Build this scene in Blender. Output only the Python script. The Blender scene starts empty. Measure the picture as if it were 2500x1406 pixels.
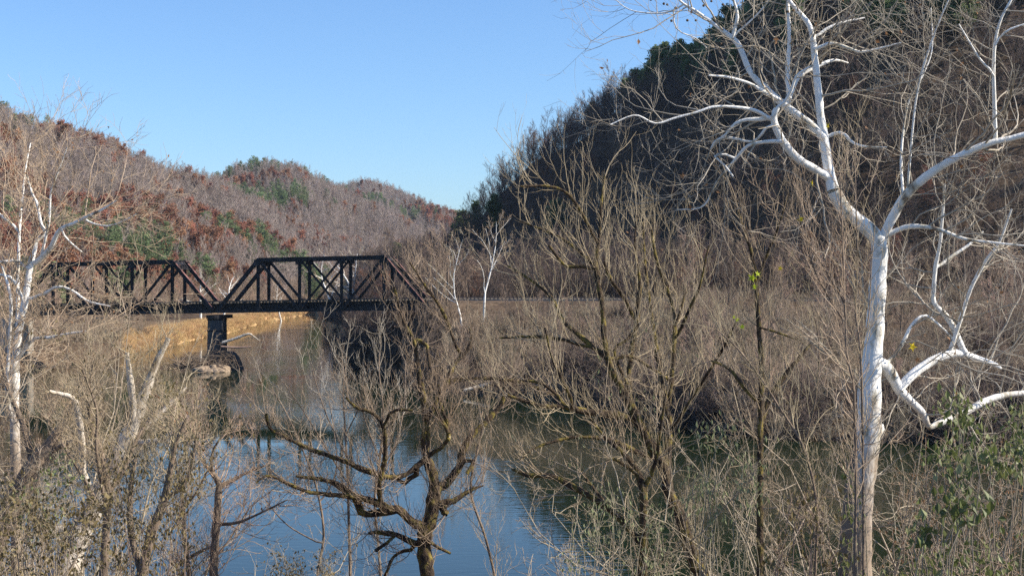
import bpy, math, random
import numpy as np
from mathutils import Vector

# ------------------------------------------------------------------ camera, light, sky
F = 3472.0; CX = 1250.0; HY = 690.0; CAMZ = 14.0      # focal length and horizon of the photograph in its own pixels
sc = bpy.context.scene
COL = sc.collection
cam = bpy.data.cameras.new("camera"); camo = bpy.data.objects.new("camera", cam); COL.objects.link(camo)
cam.sensor_width = 36; cam.lens = 50; cam.clip_start = 0.3; cam.clip_end = 9000
camo.location = (0, 0, CAMZ)
camo.rotation_euler = (math.radians(90) - math.atan((703 - HY) / F), 0, 0)
sc.camera = camo
SUN_AZ = math.radians(97); SUN_EL = math.radians(36)    # azimuth from the view direction, clockwise
sdir = Vector((math.sin(SUN_AZ) * math.cos(SUN_EL), math.cos(SUN_AZ) * math.cos(SUN_EL), math.sin(SUN_EL)))
w = bpy.data.worlds.new("World"); sc.world = w; w.use_nodes = True
nt = w.node_tree; bg = nt.nodes["Background"]
sky = nt.nodes.new("ShaderNodeTexSky"); sky.sky_type = 'NISHITA'; sky.sun_disc = False
sky.sun_elevation = SUN_EL; sky.sun_rotation = SUN_AZ; sky.air_density = 1.1; sky.dust_density = 0.4; sky.ozone_density = 2.4
sky.altitude = 200
tint = nt.nodes.new('ShaderNodeMixRGB'); tint.blend_type = 'MULTIPLY'; tint.inputs[0].default_value = 1; tint.inputs[2].default_value = (.68, .88, 1.16, 1)
nt.links.new(sky.outputs[0], tint.inputs[1]); nt.links.new(tint.outputs[0], bg.inputs[0]); bg.inputs[1].default_value = 0.085
sun = bpy.data.lights.new("sun", 'SUN'); suno = bpy.data.objects.new("sun", sun); COL.objects.link(suno)
sun.energy = 5.0; sun.angle = math.radians(0.5); sun.color = (1, .90, .76)
suno.rotation_euler = sdir.to_track_quat('Z', 'Y').to_euler(); suno.location = (60, -20, 60)
sc.view_settings.view_transform = 'Standard'; sc.view_settings.look = 'None'
sc.view_settings.exposure = 0.90; sc.view_settings.gamma = 1
sc.cycles.max_bounces = 5; sc.cycles.diffuse_bounces = 2; sc.cycles.glossy_bounces = 2
sc.cycles.transmission_bounces = 2; sc.cycles.volume_bounces = 0; sc.cycles.transparent_max_bounces = 4
sc.cycles.use_denoising = False
sc.cycles.sample_clamp_indirect = 4

rng = np.random.default_rng(7)
random.seed(7)

# ------------------------------------------------------------------ helpers
def tag(o, label=None, cat=None, group=None, kind=None):
    if label: o["label"] = label
    if cat: o["category"] = cat
    if group: o["group"] = group
    if kind: o["kind"] = kind
    return o
def empty(name, loc, label, cat, group=None, rz=0):
    o = bpy.data.objects.new(name, None); COL.objects.link(o); o.location = loc; o.rotation_euler = (0, 0, rz)
    o.empty_display_size = .3
    return tag(o, label, cat, group)
def link(name, me, parent=None):
    o = bpy.data.objects.new(name, me); COL.objects.link(o); o.parent = parent; return o
def arrays_mesh(name, V, Fc, mat, smooth=True, mi=None, mats=None):
    """V (n,3); Fc: list of (m,k) index arrays"""
    me = bpy.data.meshes.new(name)
    V = np.asarray(V, dtype=np.float32)
    me.vertices.add(len(V)); me.vertices.foreach_set("co", V.ravel())
    nl = sum(f.size for f in Fc); nf = sum(len(f) for f in Fc)
    me.loops.add(nl); me.polygons.add(nf)
    me.loops.foreach_set("vertex_index", np.concatenate([f.ravel() for f in Fc]).astype(np.int32))
    tot = np.concatenate([np.full(len(f), f.shape[1]) for f in Fc])
    st = np.concatenate([[0], np.cumsum(tot)[:-1]])
    me.polygons.foreach_set("loop_start", st.astype(np.int32))
    me.polygons.foreach_set("loop_total", tot.astype(np.int32))
    me.polygons.foreach_set("use_smooth", np.full(nf, smooth))
    for m in (mats or [mat]): me.materials.append(m)
    if mi is not None: me.polygons.foreach_set("material_index", mi.astype(np.int32))
    me.update(calc_edges=True); me.validate()
    return me
def norm(a): return a / np.maximum(np.linalg.norm(a, axis=-1, keepdims=True), 1e-9)

class Tubes:
    def __init__(s): s.V = []; s.F = []; s.n = 0
    def add(s, P, R, m):
        """P (N,K,3), R (N,K)"""
        N, K, _ = P.shape
        if N == 0: return
        T = np.empty_like(P); T[:, 1:-1] = P[:, 2:] - P[:, :-2]; T[:, 0] = P[:, 1] - P[:, 0]; T[:, -1] = P[:, -1] - P[:, -2]
        T = norm(T); ref = np.where(np.abs(T[:, :1, 2:3]).repeat(K, 1) > .85, np.array([1., 0, 0]), np.array([0, 0, 1.]))
        U = norm(np.cross(T, ref)); W = np.cross(T, U)
        a = np.arange(m) / m * 2 * math.pi
        v = P[:, :, None] + R[:, :, None, None] * (np.cos(a)[None, None, :, None] * U[:, :, None] + np.sin(a)[None, None, :, None] * W[:, :, None])
        idx = np.arange(N * K * m).reshape(N, K, m) + s.n
        A = idx[:, :-1]; B = idx[:, 1:]
        q = np.stack([A, np.roll(A, -1, 2), np.roll(B, -1, 2), B], -1).reshape(-1, 4)
        s.V.append(v.reshape(-1, 3)); s.F.append(q); s.n += N * K * m
    def mesh(s, name, mat, off=(0, 0, 0)):
        return arrays_mesh(name, np.concatenate(s.V) - np.array(off), [np.concatenate(s.F)], mat)
def grow(S, D, L, R, n, wander, up, taper=.25):
    N = len(S); P = [S]; d = D
    for i in range(n):
        d = norm(d + rng.normal(0, wander, (N, 3)) + np.array([0, 0, up / n]))
        P.append(P[-1] + d * (L / n)[:, None])
    t = np.linspace(0, 1, n + 1)
    return np.stack(P, 1), R[:, None] * (1 - (1 - taper) * t)[None]
def kids(P, R, L, k, t0=.2, t1=1., ang=(25, 55), lr=(.4, .7), rr=.6, ltip=.5):
    N, K, _ = P.shape
    t = (t0 + (t1 - t0) * (np.arange(k)[None] + rng.random((N, k))) / k)
    f = np.clip(t, 0, .9999) * (K - 1); i = f.astype(int); fr = (f - i)[..., None]
    n = np.arange(N)[:, None]
    p = P[n, i] * (1 - fr) + P[n, i + 1] * fr; T = norm(P[n, i + 1] - P[n, i]); r = R[n, i] * (1 - fr[..., 0]) + R[n, i + 1] * fr[..., 0]
    a = np.radians(rng.uniform(ang[0], ang[1], (N, k)))[..., None]
    pr = norm(np.cross(T, rng.normal(0, 1, (N, k, 3))))
    D = np.cos(a) * T + np.sin(a) * pr
    Lc = L[:, None] * rng.uniform(lr[0], lr[1], (N, k)) * (1 - (1 - ltip) * t)
    return p.reshape(-1, 3), D.reshape(-1, 3), Lc.ravel(), (r * rr).ravel()

def N_(nt, t, **kw):
    n = nt.nodes.new(t)
    for k, v in kw.items(): setattr(n, k, v)
    return n
def mat_noise(name, cols, scale=3., rough=.85, detail=4, stretch=None, bump=0., bscale=None, rand=0., coord='Object', spec=.3, trans=0.):
    """cols: list of (pos, rgb)"""
    m = bpy.data.materials.new(name); m.use_nodes = True; nt = m.node_tree; b = nt.nodes["Principled BSDF"]
    tc = N_(nt, "ShaderNodeTexCoord"); mp = N_(nt, "ShaderNodeMapping"); nt.links.new(tc.outputs[coord], mp.inputs[0])
    if stretch: mp.inputs['Scale'].default_value = stretch
    no = N_(nt, "ShaderNodeTexNoise"); no.inputs['Scale'].default_value = scale; no.inputs['Detail'].default_value = detail
    no.inputs['Roughness'].default_value = .6
    nt.links.new(mp.outputs[0], no.inputs['Vector'])
    cr = N_(nt, "ShaderNodeValToRGB"); nt.links.new(no.outputs[0], cr.inputs[0])
    e = cr.color_ramp.elements
    while len(e) < len(cols): e.new(.5)
    for k, (p, c) in enumerate(cols): e[k].position = p; e[k].color = (*c, 1)
    out = cr.outputs[0]
    if rand:
        oi = N_(nt, "ShaderNodeObjectInfo"); hs = N_(nt, "ShaderNodeHueSaturation")
        mr = N_(nt, "ShaderNodeMapRange"); mr.inputs['To Min'].default_value = 1 - rand; mr.inputs['To Max'].default_value = 1 + rand
        nt.links.new(oi.outputs['Random'], mr.inputs[0]); nt.links.new(mr.outputs[0], hs.inputs['Value'])
        mr2 = N_(nt, "ShaderNodeMapRange"); mr2.inputs['To Min'].default_value = .485; mr2.inputs['To Max'].default_value = .515
        m2 = N_(nt, "ShaderNodeMath", operation='FRACT'); m3 = N_(nt, "ShaderNodeMath", operation='MULTIPLY'); m3.inputs[1].default_value = 7.3
        nt.links.new(oi.outputs['Random'], m3.inputs[0]); nt.links.new(m3.outputs[0], m2.inputs[0]); nt.links.new(m2.outputs[0], mr2.inputs[0])
        nt.links.new(mr2.outputs[0], hs.inputs['Hue'])
        nt.links.new(out, hs.inputs['Color']); out = hs.outputs[0]
    nt.links.new(out, b.inputs['Base Color']); b.inputs['Roughness'].default_value = rough
    b.inputs['Specular IOR Level'].default_value = spec
    if bump:
        bp = N_(nt, "ShaderNodeBump"); bp.inputs['Strength'].default_value = bump; bp.inputs['Distance'].default_value = .03
        n2 = N_(nt, "ShaderNodeTexNoise"); n2.inputs['Scale'].default_value = bscale or scale * 4; n2.inputs['Detail'].default_value = 5
        nt.links.new(mp.outputs[0], n2.inputs['Vector']); nt.links.new(n2.outputs[0], bp.inputs['Height']); nt.links.new(bp.outputs[0], b.inputs['Normal'])
    if trans:
        tr = N_(nt, "ShaderNodeBsdfTranslucent"); nt.links.new(out, tr.inputs[0])
        ms = N_(nt, "ShaderNodeMixShader"); ms.inputs[0].default_value = trans
        nt.links.new(b.outputs[0], ms.inputs[1]); nt.links.new(tr.outputs[0], ms.inputs[2])
        nt.links.new(ms.outputs[0], nt.nodes['Material Output'].inputs[0])
    return m

M = {}
M['sycamore'] = mat_noise('sycamore_bark', [(.355, (.19, .15, .11)), (.40, (.46, .43, .35)), (.46, (.74, .725, .68)), (.70, (.85, .84, .81))], 3.4, .7, 6, (1, 1, .45), .35, 30)
def low_bark(base, top, name):      # flaking sycamore bark that turns brown towards its foot
    m = M['sycamore'].copy(); m.name = name; nt = m.node_tree; b = nt.nodes["Principled BSDF"]
    src = b.inputs['Base Color'].links[0].from_socket
    tc = nt.nodes.new("ShaderNodeTexCoord"); sp = nt.nodes.new("ShaderNodeSeparateXYZ"); nt.links.new(tc.outputs['Object'], sp.inputs[0])
    no = nt.nodes.new("ShaderNodeTexNoise"); no.inputs['Scale'].default_value = 5; no.inputs['Detail'].default_value = 6; nt.links.new(tc.outputs['Object'], no.inputs[0])
    ad = nt.nodes.new("ShaderNodeMath"); ad.operation = 'MULTIPLY_ADD'; ad.inputs[1].default_value = 2.4; nt.links.new(no.outputs[0], ad.inputs[0]); nt.links.new(sp.outputs[2], ad.inputs[2])
    mr = nt.nodes.new("ShaderNodeMapRange"); mr.inputs[1].default_value = base; mr.inputs[2].default_value = top; nt.links.new(ad.outputs[0], mr.inputs[0])
    mx = nt.nodes.new("ShaderNodeMixRGB"); nt.links.new(mr.outputs[0], mx.inputs[0]); mx.inputs[1].default_value = (.28, .22, .165, 1); nt.links.new(src, mx.inputs[2])
    nt.links.new(mx.outputs[0], b.inputs['Base Color'])
    return m
M['twig_tan'] = mat_noise('tan_twig_bark', [(.3, (.25, .19, .12)), (.7, (.48, .385, .265))], 1.5, .8, rand=.2)
M['twig_pale'] = mat_noise('pale_sycamore_twig_bark', [(.3, (.26, .22, .165)), (.7, (.48, .43, .35))], 1.5, .8)
M['twig_grey'] = mat_noise('grey_twig_bark', [(.3, (.20, .165, .115)), (.7, (.40, .335, .245))], 1.2, .8, rand=.25)
M['twig_brown'] = mat_noise('brown_twig_bark', [(.3, (.18, .135, .10)), (.7, (.36, .275, .20))], .8, .85, rand=.25)
M['twig_rust'] = mat_noise('rusty_twig_bark', [(.3, (.27, .175, .125)), (.7, (.48, .35, .26))], .8, .85, rand=.2)
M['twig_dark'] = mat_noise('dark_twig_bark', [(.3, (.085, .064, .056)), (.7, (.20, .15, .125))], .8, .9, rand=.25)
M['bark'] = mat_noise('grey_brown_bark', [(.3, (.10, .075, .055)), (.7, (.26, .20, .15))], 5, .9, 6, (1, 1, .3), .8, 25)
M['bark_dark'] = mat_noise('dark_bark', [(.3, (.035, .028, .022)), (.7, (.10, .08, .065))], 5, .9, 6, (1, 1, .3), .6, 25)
M['moss'] = mat_noise('mossy_bark', [(.38, (.02, .014, .010)), (.49, (.07, .048, .03)), (.56, (.10, .078, .025)), (.66, (.20, .155, .035)), (.72, (.32, .27, .19))], 7, .95, 7, (1, 1, .6), 1., 40)
M['snag'] = mat_noise('bleached_wood', [(.35, (.16, .12, .09)), (.5, (.50, .44, .36)), (.7, (.62, .57, .5))], 4, .85, 6, (1, 1, .25), .5, 30)
M['far_bare'] = mat_noise('far_bare_wood', [(.3, (.19, .155, .14)), (.7, (.35, .29, .255))], .3, .95, rand=.3)
M['far_red'] = mat_noise('russet_leaves', [(.3, (.22, .10, .06)), (.7, (.38, .19, .115))], .4, .9, rand=.3, trans=.3)
M['pine'] = mat_noise('pine_needles', [(.3, (.08, .125, .05)), (.7, (.25, .31, .15))], .6, .9, rand=.3, trans=.35)
M['leaf_green'] = mat_noise('green_vine_leaves', [(.3, (.05, .065, .025)), (.52, (.14, .17, .05)), (.72, (.38, .38, .20))], 2.5, .55, spec=.5, trans=.35)
M['leaf_pale'] = mat_noise('pale_drooping_leaves', [(.3, (.14, .17, .07)), (.7, (.34, .36, .19))], 2, .6, spec=.4, trans=.3)
M['leaf_brown'] = mat_noise('withered_leaves', [(.3, (.15, .075, .035)), (.7, (.36, .20, .10))], 2, .8, trans=.25)
M['leaf_olive'] = mat_noise('olive_leaves', [(.3, (.07, .055, .02)), (.52, (.18, .14, .06)), (.72, (.36, .30, .18))], 2.5, .6, trans=.25)
M['leaf_yellow'] = mat_noise('yellow_leaf', [(.3, (.62, .42, .02)), (.7, (.80, .64, .04))], 9, .6, trans=.4)
M['leaf_lime'] = mat_noise('lime_leaf', [(.3, (.34, .44, .02)), (.7, (.60, .68, .04))], 9, .6, trans=.4)
M['seed'] = mat_noise('seed_ball', [(.3, (.06, .045, .03)), (.7, (.14, .10, .07))], 9, .9)
M['steel'] = mat_noise('black_bridge_steel', [(.4, (.006, .006, .008)), (.54, (.012, .012, .015)), (.62, (.04, .033, .035)), (.72, (.13, .105, .10))], 1.6, .6, 8, None, .3, 12, spec=.25)
M['rust'] = mat_noise('rusted_bridge_steel', [(.38, (.02, .014, .014)), (.54, (.16, .075, .065)), (.74, (.34, .19, .17))], 1.3, .8, 7, None, .3, 12)
M['timber'] = mat_noise('dark_tie_timber', [(.3, (.03, .026, .022)), (.7, (.11, .095, .08))], 1.5, .9, 5)
M['concrete'] = mat_noise('weathered_concrete', [(.3, (.16, .145, .125)), (.7, (.36, .34, .30))], 1.2, .9, 7, None, .5, 8)
M['pierblack'] = mat_noise('tarred_pier_casing', [(.35, (.012, .014, .02)), (.6, (.025, .03, .038)), (.75, (.08, .08, .085))], 1.1, .5, 8, (1, 1, .4), .3, 6, spec=.5)
M['footing'] = mat_noise('shade_dark_footing', [(.35, (.02, .018, .016)), (.62, (.06, .052, .045)), (.78, (.20, .18, .16))], 1.2, .9, 8, None, .6, 8)  # dark tone carries the shade the footing lies in
M['stone'] = mat_noise('pale_ledge_stone', [(.3, (.12, .09, .065)), (.7, (.36, .28, .20))], 2.5, .9, 8, None, 1., 6)
M['ballast'] = mat_noise('track_ballast', [(.3, (.12, .10, .085)), (.7, (.30, .26, .22))], 3, .95, 6, None, .6, 8)
M['rail'] = mat_noise('rail_steel', [(.3, (.12, .07, .05)), (.7, (.25, .17, .13))], 2, .5)

# ground
def ground_mat():
    m = bpy.data.materials.new('leaf_litter_ground'); m.use_nodes = True; nt = m.node_tree; b = nt.nodes["Principled BSDF"]
    g = N_(nt, "ShaderNodeNewGeometry")
    n1 = N_(nt, "ShaderNodeTexNoise"); n1.inputs['Scale'].default_value = .09; n1.inputs['Detail'].default_value = 8; nt.links.new(g.outputs['Position'], n1.inputs['Vector'])
    n2 = N_(nt, "ShaderNodeTexNoise"); n2.inputs['Scale'].default_value = 1.1; n2.inputs['Detail'].default_value = 8; nt.links.new(g.outputs['Position'], n2.inputs['Vector'])
    c1 = N_(nt, "ShaderNodeValToRGB"); nt.links.new(n1.outputs[0], c1.inputs[0])
    e = c1.color_ramp.elements; e[0].position = .35; e[0].color = (.055, .038, .026, 1); e[1].position = .65; e[1].color = (.13, .095, .065, 1)
    c2 = N_(nt, "ShaderNodeValToRGB"); nt.links.new(n2.outputs[0], c2.inputs[0])
    e = c2.color_ramp.elements; e[0].position = .3; e[0].color = (.45, .45, .45, 1); e[1].position = .7; e[1].color = (1.3, 1.25, 1.2, 1)
    mx = N_(nt, "ShaderNodeMixRGB", blend_type='MULTIPLY'); mx.inputs[0].default_value = 1; nt.links.new(c1.outputs[0], mx.inputs[1]); nt.links.new(c2.outputs[0], mx.inputs[2])
    # straw coloured grass close to the far water's edge on the left bank
    sp = N_(nt, "ShaderNodeSeparateXYZ"); nt.links.new(g.outputs['Position'], sp.inputs[0])
    a = N_(nt, "ShaderNodeMapRange"); a.inputs[1].default_value = 4.1; a.inputs[2].default_value = 3.0; nt.links.new(sp.outputs[2], a.inputs[0])
    c = N_(nt, "ShaderNodeMapRange"); c.inputs[1].default_value = 285; c.inputs[2].default_value = 310; nt.links.new(sp.outputs[1], c.inputs[0])
    d = N_(nt, "ShaderNodeMapRange"); d.inputs[1].default_value = -24; d.inputs[2].default_value = -34; nt.links.new(sp.outputs[0], d.inputs[0])
    q = N_(nt, "ShaderNodeMath", operation='MULTIPLY'); nt.links.new(a.outputs[0], q.inputs[0]); nt.links.new(c.outputs[0], q.inputs[1])
    q2 = N_(nt, "ShaderNodeMath", operation='MULTIPLY'); nt.links.new(q.outputs[0], q2.inputs[0]); nt.links.new(d.outputs[0], q2.inputs[1])
    st = N_(nt, "ShaderNodeMixRGB", blend_type='MULTIPLY'); st.inputs[0].default_value = .6; st.inputs[1].default_value = (.46, .31, .16, 1); nt.links.new(c2.outputs[0], st.inputs[2])
    m2 = N_(nt, "ShaderNodeMixRGB"); nt.links.new(q2.outputs[0], m2.inputs[0]); nt.links.new(mx.outputs[0], m2.inputs[1]); nt.links.new(st.outputs[0], m2.inputs[2])
    nt.links.new(m2.outputs[0], b.inputs['Base Color']); b.inputs['Roughness'].default_value = .95; b.inputs['Specular IOR Level'].default_value = .1
    bp = N_(nt, "ShaderNodeBump"); bp.inputs['Strength'].default_value = .7; bp.inputs['Distance'].default_value = .25; nt.links.new(n2.outputs[0], bp.inputs['Height']); nt.links.new(bp.outputs[0], b.inputs['Normal'])
    return m
M['ground'] = ground_mat()
def water_mat():
    m = bpy.data.materials.new('green_river_water'); m.use_nodes = True; nt = m.node_tree; b = nt.nodes["Principled BSDF"]
    b.inputs['Base Color'].default_value = (.009, .017, .006, 1); b.inputs['Roughness'].default_value = .025; b.inputs['IOR'].default_value = 1.333
    g = N_(nt, "ShaderNodeNewGeometry")
    mp = N_(nt, "ShaderNodeMapping"); mp.inputs['Scale'].default_value = (.45, 1.1, 1); nt.links.new(g.outputs['Position'], mp.inputs[0])
    n1 = N_(nt, "ShaderNodeTexNoise"); n1.inputs['Scale'].default_value = 1.5; n1.inputs['Detail'].default_value = 3; nt.links.new(mp.outputs[0], n1.inputs['Vector'])
    n2 = N_(nt, "ShaderNodeTexNoise"); n2.inputs['Scale'].default_value = .035; n2.inputs['Detail'].default_value = 2; nt.links.new(g.outputs['Position'], n2.inputs['Vector'])
    mr = N_(nt, "ShaderNodeMapRange"); mr.inputs[1].default_value = .4; mr.inputs[2].default_value = .62; mr.inputs[3].default_value = .06; mr.inputs[4].default_value = .5
    nt.links.new(n2.outputs[0], mr.inputs[0])
    bp = N_(nt, "ShaderNodeBump"); bp.inputs['Distance'].default_value = .035; nt.links.new(mr.outputs[0], bp.inputs['Strength'])
    nt.links.new(n1.outputs[0], bp.inputs['Height']); nt.links.new(bp.outputs[0], b.inputs['Normal'])
    return m
M['water'] = water_mat()

# ------------------------------------------------------------------ terrain
# each row: view column X, then (distance, height) knots from the camera's feet to behind the crest
def rowR(X, c, dw, H, I, J, K, gh=2.0, goff=5, em=True):
    de, he = H
    if em: mid = [(dw + goff, gh), (de - 3, he), (de + 3, he + .05), (de + 14, 8)]
    else: mid = [(dw + goff, gh), (de - 3, he), (de + 3, he), (de + 14, he)]
    return (X, [(1.5, 12.4), (14, 8.4), (c, .1), (c + 6, -1.5), (dw - 6, -1.5), (dw, -.05)] + mid + [I, J, K, (K[0] + 150, K[1] - 40)])
def rowL(X, c, dw):
    return (X, [(1.5, 12.4), (14 + max(0, (400 - X)) * .012, 8.4), (c, .1), (c + 6, -1.5), (dw - 6, -1.5), (dw, -.05), (dw + 9, 2.2), (dw + 26, 3.4), (dw + 40, 3.8), (dw + 60, 4.0), (dw + 200, 4.5), (dw + 600, 6), (2300, 8), (4500, 8)])
ROWS = [rowL(-6000, 95, 150), rowL(-2500, 90, 150), rowL(-600, 80, 180), rowL(0, 56, 221), rowL(250, 50, 256), rowL(400, 45, 308), rowL(560, 40, 398),
        rowL(700, 38, 565), rowL(778, 37, 650),
        rowR(800, 37, 442, (480, 4), (560, 5), (650, 7), (760, 8), em=False),
        rowR(850, 37, 275, (300, 5), (470, 6), (530, 8), (600, 11), em=False),
        rowR(900, 37, 249, (272, 6), (440, 8), (500, 11), (560, 15), em=False),
        rowR(1000, 37, 207, (235, 7), (420, 8), (470, 14), (520, 20), em=False),
        rowR(1040, 37, 196, (219, 11.0), (415, 8), (460, 14), (500, 19), goff=4),
        rowR(1100, 37, 181, (218, 11.2), (410, 8), (445, 14), (480, 20)),
        rowR(1220, 37, 174, (216.7, 11.2), (390, 9), (420, 29), (470, 42)),
        rowR(1300, 37, 170, (215.8, 11.2), (350, 9), (395, 38), (460, 52)),
        rowR(1400, 37, 165, (214.8, 11.2), (315, 9), (370, 43), (450, 58)),
        rowR(1500, 37, 155, (213.7, 11.2), (290, 10), (350, 49), (440, 66)),
        rowR(1700, 38, 134, (211.8, 11.2), (262, 10), (325, 53), (420, 70)),
        rowR(1900, 39, 127, (209.8, 11.2), (248, 10), (303, 66), (400, 83)),
        rowR(2100, 40, 125, (208, 11.2), (240, 10), (300, 80), (400, 112)),
        rowR(2500, 41, 123, (204, 11.2), (232, 10), (297, 92), (400, 122)),
        rowR(3200, 42, 123, (199, 11.2), (230, 10), (297, 85), (400, 105)),
        rowR(7000, 44, 123, (175, 11.2), (230, 10), (297, 60), (400, 75))]
RX = np.array([r[0] for r in ROWS]); RD = np.array([[k[0] for k in r[1]] for r in ROWS]); RH = np.array([[k[1] for k in r[1]] for r in ROWS])
def bumpy(x, y):
    return (np.sin(x * .21 + 1.3 * np.sin(y * .07)) * np.sin(y * .17 + x * .05) * .5 + np.sin(x * .047 + 2) * np.sin(y * .041 + .7) * .9
            + np.sin(x * .9 + y * .3) * np.sin(y * .8 - x * .35) * .14)
def knots(X):
    return np.stack([np.interp(X, RX, RD[:, k]) for k in range(RD.shape[1])], -1), np.stack([np.interp(X, RX, RH[:, k]) for k in range(RH.shape[1])], -1)
def rough(x, d, h, kd):
    a = np.clip((d - kd[..., 9]) / 60, 0, 1) * 1.6 + .22 * np.clip(np.abs(d - kd[..., 5]) / 8, 0, 1)
    return h + bumpy(x, d) * a * (h > -1)
def ground_z(x, y):
    X = CX + F * x / y; kd, kh = knots(np.array([X]))
    h = np.interp(y, kd[0], kh[0])
    return float(rough(np.array([x]), np.array([y]), np.array([h]), kd)[0])
def hgt(xs, ys):
    X = CX + F * xs / ys; kd, kh = knots(X); out = np.empty(len(xs))
    for i in range(len(xs)): out[i] = np.interp(ys[i], kd[i], kh[i])
    return rough(xs, ys, out, kd)
def at(X, d): return (X - CX) / F * d
def px(X, y, d): return np.array([(X - CX) / F * d, d, CAMZ + (HY - y) / F * d])
Xs = np.concatenate([np.linspace(-6000, -800, 30), np.arange(-780, 3300, 12.), np.linspace(3350, 7000, 24)])
sub = [4, 10, 2, 6, 2, 3, 12, 2, 5, 14, 16, 20, 8]
kd, kh = knots(Xs); dd = []; hh = []
for k, n in enumerate(sub):
    for j in range(n):
        t = j / n; dd.append(kd[:, k] * (1 - t) + kd[:, k + 1] * t); hh.append(kh[:, k] * (1 - t) + kh[:, k + 1] * t)
dd.append(kd[:, -1]); hh.append(kh[:, -1]); dd = np.stack(dd, 1); hh = np.stack(hh, 1)
xx = (Xs[:, None] - CX) / F * dd
hh = rough(xx, dd, hh, kd[:, None, :].repeat(dd.shape[1], 1))
def grid_mesh(name, x, y, z, mat):
    a, b = x.shape; idx = np.arange(a * b).reshape(a, b)
    q = np.stack([idx[:-1, :-1], idx[1:, :-1], idx[1:, 1:], idx[:-1, 1:]], -1).reshape(-1, 4)
    return arrays_mesh(name, np.stack([x, y, z], -1).reshape(-1, 3), [q], mat)
tag(link('ground', grid_mesh('ground', xx, dd, hh, M['ground'])), kind='structure')

# far hills on the left
HILLS = []
def hill(name, sil, dc, df, base, lift, seed):
    sx = np.array([s[0] for s in sil], float); sy = np.array([s[1] for s in sil], float) + lift
    X = np.arange(sx[0], sx[-1] + 1, 10.); yc = np.interp(X, sx, sy)
    D = np.interp(X, [p[0] for p in dc], [p[1] for p in dc]); Dn = np.interp(X, [p[0] for p in df], [p[1] for p in df])
    H = np.maximum(CAMZ + (HY - yc) / F * D, base + 1)
    t = np.linspace(0, 1.5, 46)[None]
    d = Dn[:, None] + (D - Dn)[:, None] * t
    prof = np.where(t < 1, t ** 1.05 * (1 + .25 * np.sin(t * math.pi)), 1 - (t - 1) * 1.0)
    x = (X[:, None] - CX) / F * d
    n = np.sin(x * .035 + seed + d * .008) * np.sin(d * .02 + seed) + .5 * np.sin(x * .08 + d * .03 + seed * 2)
    z = base + (H[:, None] - base) * prof + n * 7 * np.clip(np.sin(np.clip(t, 0, 1) * math.pi), 0, 1)
    z[:, 0] = 1.0
    tag(link(name, grid_mesh(name, x, d, z, M['ground'])), kind='structure')
    HILLS.append((X, d, z, t[0]))
    return X, d, z, t[0]
h1 = hill('hill', [(-900, 60), (-300, 205), (0, 272), (130, 305), (250, 345), (400, 388), (500, 418), (540, 438), (620, 468), (720, 520), (850, 570), (1000, 610), (1100, 640)],
          [(-900, 760), (0, 820), (540, 980), (1100, 1000)], [(-900, 380), (0, 430), (400, 520), (800, 700), (1100, 800)], 4, 66, 1.)
h2 = hill('hill', [(380, 520), (480, 460), (540, 425), (580, 400), (650, 390), (720, 402), (780, 428), (830, 452), (900, 492), (1000, 540), (1120, 590)],
          [(380, 1300), (1120, 1400)], [(380, 950), (1120, 980)], 6, 40, 2.3)
h3 = hill('hill', [(640, 540), (780, 482), (830, 450), (890, 433), (940, 445), (1000, 477), (1100, 513), (1200, 540), (1400, 580)],
          [(640, 1900), (1400, 1900)], [(640, 1350), (1400, 1350)], 6, 28, 4.1)

# river
ws = bpy.data.meshes.new('river')
ws.from_pydata([(-900, 20, 0), (900, 20, 0), (900, 700, 0), (-900, 700, 0)], [], [(0, 1, 2, 3)]); ws.materials.append(M['water'])
tag(link('river', ws), kind='structure')

# ------------------------------------------------------------------ boxes for the bridge
class Boxes:
    def __init__(s): s.v = []; s.f = []
    def beam(s, a, b, wdt, hgt, up=(0, 0, 1)):
        a = Vector(a); b = Vector(b); t = (b - a).normalized(); u = t.cross(Vector(up)).normalized(); v = u.cross(t)
        n = len(s.v)
        for p in (a, b):
            for i, j in ((-1, -1), (1, -1), (1, 1), (-1, 1)): s.v.append(tuple(p + u * (i * wdt / 2) + v * (j * hgt / 2)))
        s.f += [(n, n + 1, n + 2, n + 3), (n + 7, n + 6, n + 5, n + 4)] + [(n + 4 + i, n + 4 + (i + 1) % 4, n + (i + 1) % 4, n + i) for i in range(4)]
    def laced(s, a, b, wdt, hgt, fl=.07, up=(0, 0, 1), pitch=.55):
        """two channels joined by lacing bars"""
        a = Vector(a); b = Vector(b); t = (b - a).normalized(); u = t.cross(Vector(up)).normalized(); v = u.cross(t)
        for k in (-1, 1): s.beam(a + u * k * (wdt / 2 - fl / 2), b + u * k * (wdt / 2 - fl / 2), fl, hgt, up)
        L = (b - a).length; n = max(2, int(L / pitch))
        for i in range(n):
            p = a + t * (L * i / n); q = a + t * (L * (i + 1) / n); k = 1 if i % 2 else -1
            for e in (-1, 1): s.beam(p + u * k * (wdt / 2 - fl) + v * e * hgt * .44, q - u * k * (wdt / 2 - fl) + v * e * hgt * .44, .06, .015, v)
    def plate(s, c, t, v, lw, lh, th):
        c = Vector(c); t = Vector(t).normalized(); v = Vector(v).normalized(); n_ = t.cross(v); s.beam(c - n_ * th / 2, c + n_ * th / 2, lw, lh, v)
    def build(s, name, mat, parent=None, bevel=0):
        me = bpy.data.meshes.new(name); me.from_pydata(s.v, [], s.f); me.materials.append(mat); me.update()
        o = link(name, me, parent)
        return o

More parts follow.
